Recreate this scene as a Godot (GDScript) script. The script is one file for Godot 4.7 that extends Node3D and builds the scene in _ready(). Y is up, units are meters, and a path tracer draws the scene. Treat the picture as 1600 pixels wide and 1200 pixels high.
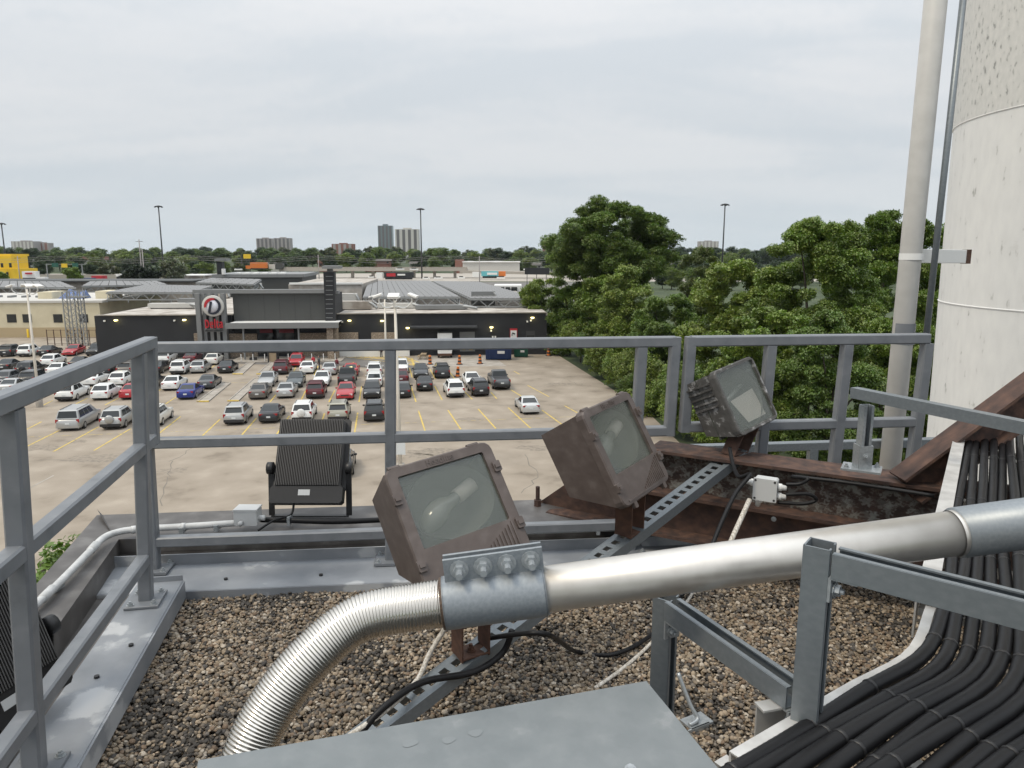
extends Node3D
# Rooftop view over a parking lot. y up, metres. Lot surface y = 0, roof gravel y = 13.47, camera y = 15.

const F := 1150.0                     # focal length in photo pixels (1600 x 1200)
const CAM := Vector3(0, 15, 0)
const PITCH := deg_to_rad(-10.2)
const ROOF := 13.47
var CB := Basis(Vector3(1, 0, 0), PITCH)
var used := {}
var M := {}
var rng := RandomNumberGenerator.new()

# ---------- pixel to place ----------
func ray(u, v) -> Vector3:
	return CB * Vector3((u - 800.0) / F, (600.0 - v) / F, -1.0)
func P(u, v, d) -> Vector3:           # at depth d in front of the camera
	var r := ray(u, v)
	return CAM + r * (d / -r.z)
func G(u, v, y := 0.0) -> Vector3:    # on the level y
	var r := ray(u, v)
	return CAM + r * ((y - 15.0) / r.y)

# ---------- naming and tagging ----------
func numbered(n: String) -> String:
	var k: int = used.get(n, -1) + 1
	used[n] = k
	return n if k == 0 else "%s_%03d" % [n, k]
func tag(o, label := "", category := "", group := "", kind := ""):
	if label: o.set_meta("label", label)
	if category: o.set_meta("category", category)
	if group: o.set_meta("group", group)
	if kind: o.set_meta("kind", kind)
	return o
func thing(called: String, label: String, category: String, at := Vector3.ZERO, group := "") -> Node3D:
	var o := Node3D.new()
	o.name = numbered(called)
	add_child(o)
	o.position = at
	tag(o, label, category, group)
	return o
func struct(called: String) -> Node3D:
	var o := Node3D.new()
	o.name = numbered(called)
	add_child(o)
	tag(o, "", "", "", "structure")
	return o

# ---------- mesh helpers ----------
func ST(smooth := false) -> SurfaceTool:
	var s := SurfaceTool.new()
	s.begin(Mesh.PRIMITIVE_TRIANGLES)
	s.set_smooth_group(0 if smooth else -1)
	return s
func tri(s: SurfaceTool, a, b, c):
	s.add_vertex(a); s.add_vertex(b); s.add_vertex(c)
func quad(s: SurfaceTool, a, b, c, d):    # clockwise seen from the front
	tri(s, a, b, c); tri(s, a, c, d)
func done(s: SurfaceTool) -> ArrayMesh:
	s.generate_normals()
	return s.commit()
func put(parent: Node3D, called: String, mesh: Mesh, mat: Material, xf := Transform3D()) -> MeshInstance3D:
	var o := MeshInstance3D.new()
	o.name = called
	o.mesh = mesh
	o.material_override = mat
	o.transform = xf
	parent.add_child(o, true)
	return o
func part(parent: Node3D, called: String, s: SurfaceTool, mat: Material) -> MeshInstance3D:
	return put(parent, called, done(s), mat)
func box(s: SurfaceTool, c: Vector3, size: Vector3, b := Basis(), ch := 0.0):
	bar(s, c - b.z * size.z * 0.5, c + b.z * size.z * 0.5, size.x, size.y, b.y, ch)
func bar(s: SurfaceTool, a: Vector3, b: Vector3, w: float, h: float, up := Vector3.UP, ch := 0.0):
	var z := (b - a).normalized()
	var x := up.cross(z)
	if x.length() < 1e-4: x = Vector3.RIGHT.cross(z)
	x = x.normalized()
	var y := z.cross(x).normalized()
	var ring := []
	if ch <= 0.0:
		ring = [Vector2(-w, -h), Vector2(-w, h), Vector2(w, h), Vector2(w, -h)]
	else:
		var c := ch * 2.0
		ring = [Vector2(-w, -h + c), Vector2(-w, h - c), Vector2(-w + c, h), Vector2(w - c, h), Vector2(w, h - c), Vector2(w, -h + c), Vector2(w - c, -h), Vector2(-w + c, -h)]
	var n := ring.size()
	var pa := []; var pb := []
	for q in ring:
		var o: Vector3 = x * q.x * 0.5 + y * q.y * 0.5
		pa.append(a + o); pb.append(b + o)
	for i in n:
		var j := (i + 1) % n
		quad(s, pa[i], pa[j], pb[j], pb[i])
	for i in range(1, n - 1):
		tri(s, pa[0], pa[i + 1], pa[i])
		tri(s, pb[0], pb[i], pb[i + 1])
# swept round tube; radii may be one number or one per point
func tube(s: SurfaceTool, pts: Array, r, seg := 10, caps := true):
	var n := pts.size()
	var px := Vector3.ZERO
	var prev := []
	for i in n:
		var t: Vector3 = (pts[mini(i + 1, n - 1)] - pts[maxi(i - 1, 0)]).normalized()
		if px == Vector3.ZERO:
			px = t.cross(Vector3.UP if absf(t.y) < 0.9 else Vector3.RIGHT).normalized()
		px = (px - t * px.dot(t)).normalized()
		var py := t.cross(px)
		var rr: float = r[i] if r is Array else r
		var ring := []
		for k in seg:
			var a := TAU * k / seg
			ring.append(pts[i] + (px * cos(a) + py * sin(a)) * rr)
		if prev:
			for k in seg:
				var k2 := (k + 1) % seg
				quad(s, prev[k], ring[k], ring[k2], prev[k2])
		if caps and (i == 0 or i == n - 1):
			for k in seg:
				var k2 := (k + 1) % seg
				if i == 0: tri(s, pts[i], ring[k], ring[k2])
				else: tri(s, pts[i], ring[k2], ring[k])
		prev = ring
func lathe(s: SurfaceTool, prof: Array, seg := 24, xf := Transform3D(), a0 := 0.0, a1 := TAU):  # prof: Vector2(radius, height)
	for i in prof.size() - 1:
		for k in seg:
			var a := a0 + (a1 - a0) * k / seg
			var b := a0 + (a1 - a0) * (k + 1) / seg
			var p := func(q: Vector2, t: float) -> Vector3: return xf * Vector3(q.x * cos(t), q.y, q.x * sin(t))
			quad(s, p.call(prof[i], a), p.call(prof[i], b), p.call(prof[i + 1], b), p.call(prof[i + 1], a))
func curve(pts: Array, n := 8) -> Array:   # Catmull-Rom through pts
	var out := []
	for i in pts.size() - 1:
		var p0: Vector3 = pts[maxi(i - 1, 0)]
		var p3: Vector3 = pts[mini(i + 2, pts.size() - 1)]
		for k in n:
			out.append(pts[i].cubic_interpolate(pts[i + 1], p0, p3, float(k) / n))
	out.append(pts[-1])
	return out
func hexbolt(s: SurfaceTool, at: Vector3, dir: Vector3, r := 0.009, h := 0.008, stud := 0.012):
	tube(s, [at, at + dir * 0.0025], r * 1.45, 12)
	tube(s, [at + dir * 0.002, at + dir * (0.002 + h)], r, 6)
	if stud > 0.0: tube(s, [at + dir * (0.002 + h), at + dir * (0.002 + h + stud)], r * 0.55, 8)

# ---------- materials ----------
func lin(r, g, b) -> Color:
	return Color(r, g, b).linear_to_srgb()
func mat(key: String, c: Color, rough := 0.7, metal := 0.0) -> StandardMaterial3D:
	if M.has(key): return M[key]
	var m := StandardMaterial3D.new()
	m.resource_name = key
	m.albedo_color = c
	m.roughness = rough
	m.metallic = metal
	M[key] = m
	return m
func ntex(seed_: int, freq: float, stops: Array, size := 512, oct := 5, kind := FastNoiseLite.TYPE_SIMPLEX_SMOOTH, warp := 0.0) -> NoiseTexture2D:
	var n := FastNoiseLite.new()
	n.seed = seed_; n.frequency = freq; n.noise_type = kind
	n.fractal_octaves = oct
	if warp > 0.0:
		n.domain_warp_enabled = true
		n.domain_warp_amplitude = warp
	var g := Gradient.new()
	var off := PackedFloat32Array(); var col := PackedColorArray()
	for s in stops:
		off.append(s[0]); col.append(s[1])
	g.offsets = off; g.colors = col
	var t := NoiseTexture2D.new()
	t.width = size; t.height = size; t.seamless = true; t.noise = n; t.color_ramp = g
	return t
# noise-coloured material mapped in world axes; metres = size of one texture tile
func nmat(key: String, tex: Texture2D, metres: float, rough := 0.8, metal := 0.0, world := true) -> StandardMaterial3D:
	var m := mat(key, Color.WHITE, rough, metal)
	m.albedo_texture = tex
	m.uv1_triplanar = true
	m.uv1_world_triplanar = world
	m.uv1_scale = Vector3.ONE / metres
	return m
func bump(m: StandardMaterial3D, seed_: int, freq: float, strength := 1.0, size := 512):
	var n := FastNoiseLite.new()
	n.seed = seed_; n.frequency = freq; n.fractal_octaves = 4
	var t := NoiseTexture2D.new()
	t.width = size; t.height = size; t.seamless = true; t.noise = n; t.as_normal_map = true; t.bump_strength = 4.0
	m.normal_enabled = true; m.normal_texture = t; m.normal_scale = strength
	return m

func materials():
	var m
	m = nmat("rail_paint", ntex(1, 0.006, [[0.08, lin(.118, .128, .142)], [0.3, lin(.148, .16, .175)], [0.7, lin(.165, .176, .191)], [0.95, lin(.2, .21, .224)]], 1024, 8), 0.8, 0.42)
	m.metallic_specular = 0.55
	nmat("channel_paint", ntex(2, 0.005, [[0.15, lin(.16, .175, .195)], [0.5, lin(.21, .225, .245)], [0.72, lin(.24, .255, .275)], [0.8, lin(.42, .43, .44)]], 512, 6, FastNoiseLite.TYPE_SIMPLEX_SMOOTH, 20.0), 1.3, 0.45)
	nmat("parapet_metal", ntex(3, 0.008, [[0.2, lin(.07, .065, .062)], [0.6, lin(.10, .094, .09)], [0.9, lin(.15, .145, .14)]]), 0.8, 0.5)
	nmat("roof_tar", ntex(4, 0.02, [[0.2, lin(.03, .028, .026)], [0.8, lin(.08, .075, .07)]]), 0.5, 0.9)
	bump(nmat("galvanised", ntex(5, 0.035, [[0.2, lin(.215, .24, .262)], [0.8, lin(.27, .295, .315)]], 512, 3, FastNoiseLite.TYPE_CELLULAR), 0.14, 0.42, 0.4), 6, 0.05, 0.03)
	nmat("galvanised_sheet", ntex(7, 0.012, [[0.1, lin(.165, .183, .19)], [0.5, lin(.182, .2, .207)], [0.8, lin(.2, .217, .223)], [0.92, lin(.235, .25, .255)]], 512, 6, FastNoiseLite.TYPE_SIMPLEX_SMOOTH, 30.0), 0.55, 0.48, 0.25)
	m = nmat("strut_steel", ntex(8, 0.02, [[0.1, lin(.16, .182, .198)], [0.6, lin(.185, .207, .222)], [0.95, lin(.215, .235, .25)]]), 0.18, 0.4, 0.4)
	m = nmat("zinc", ntex(9, 0.05, [[0.2, lin(.30, .325, .34)], [0.8, lin(.38, .405, .42)]], 256), 0.2, 0.3, 0.45)
	m = nmat("aluminium", ntex(10, 0.02, [[0.2, lin(.60, .57, .525)], [0.7, lin(.67, .64, .595)]]), 0.5, 0.36, 0.8)
	mat("steel_band", lin(.66, .62, .56), 0.19, 1.0)
	nmat("tray_aluminium", ntex(12, 0.01, [[0.2, lin(.52, .51, .49)], [0.8, lin(.68, .67, .65)]]), 0.5, 0.4, 0.5)
	nmat("weld", ntex(13, 0.05, [[0.2, lin(.05, .035, .025)], [0.8, lin(.16, .11, .08)]], 256), 0.1, 0.6, 0.3)
	nmat("flood_brown", ntex(14, 0.012, [[0.2, lin(.074, .057, .051)], [0.6, lin(.096, .076, .068)], [0.9, lin(.13, .108, .1)]]), 0.4, 0.55)
	nmat("flood_grey", ntex(15, 0.014, [[0.2, lin(.055, .053, .05)], [0.55, lin(.085, .082, .078)], [0.74, lin(.10, .097, .093)], [0.77, lin(.45, .45, .45)]], 512, 5, FastNoiseLite.TYPE_SIMPLEX_SMOOTH, 40.0), 0.45, 0.55)
	nmat("rust", ntex(16, 0.016, [[0.1, lin(.036, .025, .022)], [0.4, lin(.066, .039, .031)], [0.65, lin(.09, .051, .038)], [0.9, lin(.13, .073, .05)]], 512, 6, FastNoiseLite.TYPE_SIMPLEX_SMOOTH, 25.0), 0.6, 0.85)
	bump(nmat("rust_flaked", ntex(17, 0.02, [[0.1, lin(.02, .015, .013)], [0.46, lin(.05, .03, .024)], [0.56, lin(.07, .042, .033)], [0.6, lin(.15, .15, .135)], [0.85, lin(.22, .22, .2)]], 512, 6, FastNoiseLite.TYPE_SIMPLEX_SMOOTH, 60.0), 0.5, 0.85), 18, 0.03, 0.8)
	nmat("bracket_rust", ntex(19, 0.02, [[0.2, lin(.06, .03, .02)], [0.8, lin(.125, .062, .04)]], 256), 0.25, 0.8)
	mat("black_plastic", lin(.014, .014, .015), 0.45)
	mat("cable_black", lin(.009, .009, .01), 0.45).metallic_specular = 0.35
	mat("black_fin", lin(.085, .083, .082), 0.5, 0.2)
	mat("grey_plastic", lin(.5, .51, .51), 0.5)
	nmat("pvc", ntex(20, 0.01, [[0.2, lin(.42, .43, .43)], [0.8, lin(.56, .57, .57)]]), 0.4, 0.45)
	nmat("dirty_white", ntex(21, 0.05, [[0.3, lin(.3, .27, .22)], [0.6, lin(.6, .57, .52)]], 256), 0.15, 0.7)
	m = mat("glass", Color(0.42, 0.45, 0.41, 0.24), 0.06)
	m.transparency = BaseMaterial3D.TRANSPARENCY_ALPHA
	nmat("dusty_glass_back", ntex(22, 0.01, [[0.2, lin(.05, .055, .047)], [0.8, lin(.1, .105, .09)]]), 0.3, 0.45, 0.4)
	mat("reflector", lin(.17, .18, .155), 0.45, 0.3)
	mat("bulb_glass", lin(.24, .25, .22), 0.12, 0.2)
	mat("ceramic", lin(.55, .52, .45), 0.5)
	nmat("tower_white", ntex(23, 0.009, [[0.0, lin(.3, .3, .28)], [0.13, lin(.5, .5, .48)], [0.17, lin(.66, .66, .645)], [0.5, lin(.69, .69, .675)], [0.9, lin(.72, .72, .70)]], 1024, 7, FastNoiseLite.TYPE_SIMPLEX_SMOOTH, 30.0), 1.0, 0.6).uv1_scale = Vector3(1.1, 0.42, 1.1)
	nmat("tower_worn", ntex(24, 0.012, [[0.0, lin(.2, .2, .19)], [0.24, lin(.32, .32, .305)], [0.28, lin(.56, .56, .535)], [0.62, lin(.61, .605, .58)], [0.9, lin(.66, .65, .62)]], 1024, 8, FastNoiseLite.TYPE_SIMPLEX_SMOOTH, 45.0), 1.0, 0.65).uv1_scale = Vector3(1.6, 0.9, 1.6)
	nmat("pole_paint", ntex(25, 0.01, [[0.2, lin(.46, .45, .425)], [0.8, lin(.53, .52, .495)]]), 0.8, 0.5)
	nmat("asphalt", ntex(26, 0.006, [[0.05, lin(.19, .158, .122)], [0.3, lin(.262, .222, .175)], [0.65, lin(.295, .252, .202)], [0.95, lin(.345, .298, .242)]], 1024, 9), 26.0, 0.9)
	nmat("asphalt_dark", ntex(27, 0.01, [[0.1, lin(.11, .105, .1)], [0.8, lin(.17, .16, .15)]], 512, 6), 20.0, 0.9)
	nmat("concrete", ntex(28, 0.01, [[0.1, lin(.27, .245, .21)], [0.8, lin(.38, .35, .31)]], 512, 6), 8.0, 0.9)
	nmat("line_yellow", ntex(29, 0.02, [[0.15, lin(.3, .25, .16)], [0.35, lin(.52, .38, .09)], [0.8, lin(.62, .45, .1)]], 512, 6), 6.0, 0.8)
	nmat("line_faded", ntex(30, 0.02, [[0.35, lin(.26, .235, .2)], [0.6, lin(.44, .34, .14)]], 512, 6), 6.0, 0.8)
	nmat("stain", ntex(61, 0.02, [[0.2, lin(.19, .162, .13)], [0.6, lin(.255, .217, .172)], [0.9, lin(.28, .24, .192)]], 512, 7), 5.0, 0.85)
	mat("tar_seal", lin(.16, .14, .115), 0.8)
	nmat("grass", ntex(31, 0.01, [[0.1, lin(.05, .075, .025)], [0.5, lin(.085, .12, .04)], [0.9, lin(.14, .15, .065)]], 512, 6), 60.0, 0.95)
	nmat("woodland_floor", ntex(62, 0.012, [[0.1, lin(.026, .04, .015)], [0.6, lin(.045, .066, .024)], [0.9, lin(.07, .085, .035)]], 512, 6), 60.0, 0.95)
	nmat("black_wall", ntex(32, 0.004, [[0.2, lin(.0125, .0135, .016)], [0.8, lin(.018, .019, .022)]]), 14.0, 0.65)
	mat("fascia_grey", lin(.20, .205, .205), 0.5, 0.1)
	mat("panel_grey", lin(.052, .054, .052), 0.55)
	nmat("roof_pale", ntex(33, 0.012, [[0.1, lin(.24, .21, .18)], [0.5, lin(.42, .39, .35)], [0.9, lin(.55, .52, .48)]], 512, 6), 22.0, 0.9)
	nmat("stone_veneer", ntex(34, 0.06, [[0.2, lin(.17, .13, .095)], [0.5, lin(.28, .225, .17)], [0.8, lin(.38, .32, .25)]], 512, 2, FastNoiseLite.TYPE_CELLULAR), 6.0, 0.85)
	nmat("cream_wall", ntex(35, 0.006, [[0.1, lin(.5, .45, .32)], [0.8, lin(.6, .545, .4)]]), 14.0, 0.85)
	mat("solar", lin(.17, .168, .165), 0.4, 0.1)
	mat("rack_steel", lin(.3, .31, .31), 0.5, 0.5)
	mat("white_paint", lin(.72, .72, .70), 0.5)
	mat("dark_glass", lin(.02, .022, .025), 0.08)
	mat("lamp_pole", lin(.66, .62, .55), 0.5)
	mat("dark_metal", lin(.04, .042, .045), 0.5)
	mat("yellow", lin(.72, .48, .02), 0.6)
	mat("orange", lin(.62, .17, .03), 0.6)
	mat("red", lin(.42, .02, .03), 0.5)
	mat("blue", lin(.012, .035, .12), 0.5)
	mat("green", lin(.01, .09, .06), 0.5)
	mat("teal", lin(.12, .42, .46), 0.5)
	mat("maroon", lin(.13, .012, .02), 0.7)
	mat("timber", lin(.3, .23, .15), 0.8)
	nmat("bark", ntex(36, 0.03, [[0.2, lin(.035, .028, .02)], [0.8, lin(.1, .085, .065)]], 256), 1.0, 0.95)
	mat("brick_far", lin(.22, .105, .08), 0.85)
	mat("tower_block", lin(.30, .28, .27), 0.8)
	mat("tower_block_pale", lin(.5, .49, .46), 0.8)
	mat("tower_glass", lin(.14, .18, .19), 0.3)
	mat("tower_dark", lin(.12, .115, .115), 0.6)
	mat("road_concrete", lin(.36, .33, .29), 0.9)
	mat("tyre", lin(.016, .016, .017), 0.8)
	mat("rim", lin(.4, .41, .42), 0.35, 0.6)
	mat("tail", lin(.30, .012, .016), 0.25)
	mat("headlamp", lin(.62, .64, .65), 0.15)
	mat("plate", lin(.62, .65, .66), 0.5)
	m = mat("window_glass", lin(.022, .026, .028), 0.06)
	m.metallic_specular = 0.5
	mat("trim", lin(.025, .025, .027), 0.6)
	m = mat("wall_lamp", lin(.9, .85, .6), 0.4)
	m.emission_enabled = true; m.emission = Color(1.0, 0.93, 0.62); m.emission_energy_multiplier = 2.2
	mat("skin", lin(.35, .2, .14), 0.6)
	mat("denim", lin(.02, .022, .03), 0.9)

# ---------- camera, sky, sun ----------
func sky_image() -> ImageTexture:
	var w := 1536
	var h := 768
	var im := Image.create(w, h, false, Image.FORMAT_RGBF)
	var n := FastNoiseLite.new(); n.seed = 77; n.frequency = 0.9; n.fractal_octaves = 6; n.fractal_gain = 0.55
	n.domain_warp_enabled = true; n.domain_warp_amplitude = 0.5; n.domain_warp_frequency = 0.7
	for y in h:
		var el := (0.5 - (y + 0.5) / h) * PI
		var s := sin(maxf(el, 0.0))
		for x in w:
			var az := (float(x) / w - 0.5) * TAU
			var q: float = 1.0 / (s + 0.16)      # cloud sheet seen in perspective
			var k := n.get_noise_3d(sin(az) * q * 0.55, cos(az) * q * 1.5, 3.0)
			var f := smoothstep(-0.45, 0.5, k)
			var a := Vector3(0.565, 0.605, 0.645).lerp(Vector3(0.665, 0.68, 0.70), f)
			a = a.lerp(Vector3(0.58, 0.66, 0.70), exp(-s * 11.0) * 0.65)
			a *= 1.0 + 2.0 * s * s                   # an overcast sky is brighter overhead
			im.set_pixel(x, y, Color(a.x, a.y, a.z))
	return ImageTexture.create_from_image(im)

func setup():
	var cam := Camera3D.new()
	cam.name = "camera"
	cam.fov = rad_to_deg(2.0 * atan(600.0 / F))
	cam.near = 0.05
	cam.far = 6000.0
	cam.transform = Transform3D(CB, CAM)
	add_child(cam)
	cam.current = true
	var env := Environment.new()
	env.background_mode = Environment.BG_SKY
	var sm := PanoramaSkyMaterial.new()
	sm.panorama = sky_image()
	env.sky = Sky.new()
	env.sky.sky_material = sm
	env.tonemap_mode = Environment.TONE_MAPPER_LINEAR
	env.tonemap_exposure = 1.08
	env.sdfgi_enabled = true; env.ssao_enabled = true; env.ssil_enabled = true
	env.fog_enabled = true
	env.fog_density = 0.00005
	env.fog_light_color = Color(0.86, 0.9, 0.94)
	var we := WorldEnvironment.new()
	we.name = "environment"
	we.environment = env
	add_child(we)
	var sun := DirectionalLight3D.new()
	sun.name = "sun"
	sun.light_energy = 0.5
	sun.light_angular_distance = 14.0
	sun.light_color = Color(1.0, 0.94, 0.84)
	sun.shadow_enabled = true
	add_child(sun)
	sun.look_at_from_position(Vector3(-0.55, 1.0, 0.35), Vector3.ZERO)

# ================= THE ROOF =================
func far_z(x: float) -> float:        # line of the far guardrail in plan
	return -3.285 - 0.0981 * (x + 1.61)
func left_x(z: float) -> float:       # line of the left guardrail in plan (post feet)
	return -1.525 + 0.19 * (z + 2.88)

func roof():
	var o := struct("roof_building")
	var s := ST()
	# deck slab under the gravel and the walls of the building below it
	box(s, Vector3(3.2, ROOF - 0.2, 3.0), Vector3(10.0, 0.36, 13.0))
	part(o, "roof_deck", s, M.roof_tar)
	s = ST()
	quad(s, Vector3(-2.35, 13.3, -3.7), Vector3(8.2, 13.3, -4.75), Vector3(8.2, 0, -4.75), Vector3(-2.35, 0, -3.7))
	quad(s, Vector3(-0.55, 13.3, 9.4), Vector3(-2.35, 13.3, -3.7), Vector3(-2.35, 0, -3.7), Vector3(-0.55, 0, 9.4))
	part(o, "outer_wall", s, M.concrete)
	# parapet: folded metal cap, mitred at the corner; a dark gutter runs inside it
	var py := 13.61
	var inner := Vector3(-1.93, py, -3.42); var outer := Vector3(-2.19, py + 0.022, -3.70)
	var fin := Vector3(8.2, py, far_z(8.2) - 0.15); var fout := fin + Vector3(0, 0.022, -0.36)
	var lin_ := Vector3(-0.55, py, 2.0); var lout := Vector3(-0.79, py + 0.022, 2.0)
	for run in [[inner, outer, fin, fout, 6], [inner, outer, lin_, lout, 4]]:
		var n: int = run[4]
		for i in n:                    # cap lengths with a lapped joint
			var lap := Vector3(0, 0.002 * (i % 2), 0)
			var t0 := float(i) / n; var t1 := (i + 1.0) / n
			var a: Vector3 = run[0].lerp(run[2], t0) + lap; var b: Vector3 = run[0].lerp(run[2], t1) + lap
			var e: Vector3 = run[1].lerp(run[3], t0) + lap; var f: Vector3 = run[1].lerp(run[3], t1) + lap
			s = ST()
			quad(s, e, f, b, a)
			quad(s, a, b, b - Vector3(0, 0.075, 0), a - Vector3(0, 0.075, 0))
			quad(s, f, e, e - Vector3(0, 0.16, 0), f - Vector3(0, 0.16, 0))
			part(o, "cap_sheet", s, M.parapet_metal)
		s = ST()
		quad(s, run[0] - Vector3(0, 0.07, 0), run[2] - Vector3(0, 0.07, 0), run[2] - Vector3(0, 0.2, 0), run[0] - Vector3(0, 0.2, 0))
		part(o, "parapet_face", s, M.parapet_metal)
	s = ST()
	quad(s, inner - Vector3(0, 0.115, 0), Vector3(left_x(-3.42) + 0.05, 13.495, -3.42), Vector3(left_x(2.0) + 0.05, 13.495, 2.0), lin_ - Vector3(0, 0.115, 0))
	part(o, "gutter_floor", s, M.parapet_metal)
	s = ST(); tri(s, outer + Vector3(0.03, 0.0, 0.0), outer + Vector3(0.0, 0.03, -0.005), inner + Vector3(-0.04, 0.002, -0.03)); part(o, "corner_fold", s, M.parapet_metal)

	# loose gravel, thousands of pebbles
	rng.seed = 5
	var ps := ST(true)
	var prof := []
	for i in 6:
		var a := -PI / 2 + PI * i / 5.0
		prof.append(Vector2(cos(a) * 0.5, sin(a) * 0.5))
	lathe(ps, prof, 8)
	var pm := done(ps)
	var tones := [Vector3(.22, .18, .135), Vector3(.17, .138, .10), Vector3(.26, .225, .18), Vector3(.12, .104, .088), Vector3(.30, .25, .195), Vector3(.045, .042, .04), Vector3(.15, .135, .12), Vector3(.38, .35, .31), Vector3(.17, .125, .09), Vector3(.07, .066, .064), Vector3(.20, .17, .135)]
	var patch := FastNoiseLite.new(); patch.seed = 9; patch.frequency = 1.6
	var xs := []; var cs := []
	for i in 190000:
		var x := rng.randf_range(-1.75, 2.5)
		var z := rng.randf_range(-3.45, -0.75)
		if z < far_z(x) + 0.235 or x < left_x(z) + 0.085: continue
		var r := 0.0046 + 0.0062 * pow(rng.randf(), 1.9)
		var dark := patch.get_noise_2d(x, z)
		var y := ROOF + rng.randf_range(-0.012, 0.010) + 0.008 * dark
		var b := Basis.from_euler(Vector3(rng.randf_range(-.6, .6), rng.randf() * TAU, rng.randf_range(-.6, .6))) * Basis.from_scale(Vector3(2.0 * r * rng.randf_range(0.85, 1.25), 2.0 * r * rng.randf_range(0.5, 0.8), 2.0 * r))
		xs.append(Transform3D(b, Vector3(x, y, z)))
		var t: Vector3 = tones[rng.randi() % tones.size()]
		if dark > 0.28 and rng.randf() < 0.55: t = Vector3(.05, .046, .042)     # mossy, tarred patches
		t *= Vector3(1.03, 0.97, 0.88) * rng.randf_range(0.8, 1.15)
		cs.append(Color(t.x, t.y, t.z))
	var mm := MultiMesh.new()
	mm.transform_format = MultiMesh.TRANSFORM_3D
	mm.use_colors = true
	mm.mesh = pm
	mm.instance_count = xs.size()
	for i in xs.size():
		mm.set_instance_transform(i, xs[i]); mm.set_instance_color(i, cs[i])
	var g := MultiMeshInstance3D.new()
	g.name = "gravel"; g.multimesh = mm
	var pmt := mat("pebble", Color.WHITE, 0.75)
	pmt.vertex_color_use_as_albedo = true
	g.material_override = pmt
	add_child(g)
	tag(g, "loose rounded tan and grey pebbles covering the flat roof", "gravel", "", "stuff")

# one panel of guardrail: corners given as foot and head of both ends
func guardrail(called, label, f0: Vector3, t0: Vector3, f1: Vector3, t1: Vector3, posts: Array, loops: Array, low := 0.14, mid := 0.60, plates := true):
	var o := thing(called, label, "railing", f0.lerp(f1, 0.5), "grey guardrail panels round the roof")
	var org := o.position
	var at := func(k: float, h: float) -> Vector3:
		return f0.lerp(f1, k).lerp(t0.lerp(t1, k), h) - org
	var w := 0.05
	var dir := (f1 - f0).normalized()
	var k0: float = loops[0]; var k1: float = loops[1]
	var s := ST(); bar(s, at.call(k0, 1.0), at.call(k1, 1.0), w, w, Vector3.UP, 0.006); part(o, "top_rail", s, M.rail_paint)
	s = ST(); bar(s, at.call(k0, mid), at.call(k1, mid), w * 0.96, w * 0.96, Vector3.UP, 0.006); part(o, "mid_rail", s, M.rail_paint)
	s = ST(); bar(s, at.call(posts[0], low), at.call(posts[-1], low), w * 0.96, w * 0.96, Vector3.UP, 0.006); part(o, "low_rail", s, M.rail_paint)
	for e in [k0, k1]:
		if posts.has(e): continue
		s = ST(); bar(s, at.call(e, mid - 0.022), at.call(e, 1.02), w * 0.98, w * 0.98, dir, 0.006); part(o, "end_upright", s, M.rail_paint)
	for k in posts:
		s = ST(); bar(s, at.call(k, 0.0), at.call(k, 1.0 - 0.023), w * 1.02, w * 1.02, dir, 0.006); part(o, "post", s, M.rail_paint)
		if plates:
			var c: Vector3 = at.call(k, 0.0)
			var b := Basis(dir, Vector3.UP, dir.cross(Vector3.UP))
			s = ST(); box(s, c + Vector3(0, 0.007, 0), Vector3(0.15, 0.012, 0.13), b, 0.002)
			var pl := part(o, "base_plate", s, M.rail_paint)
			for q in [[-1, -1], [1, -1], [1, 1], [-1, 1]]:
				s = ST(); hexbolt(s, c + b * Vector3(0.055 * q[0], 0.013, 0.045 * q[1]), Vector3.UP, 0.010, 0.009, 0.006)
				part(pl, "bolt", s, M.zinc)
	return o

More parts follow.
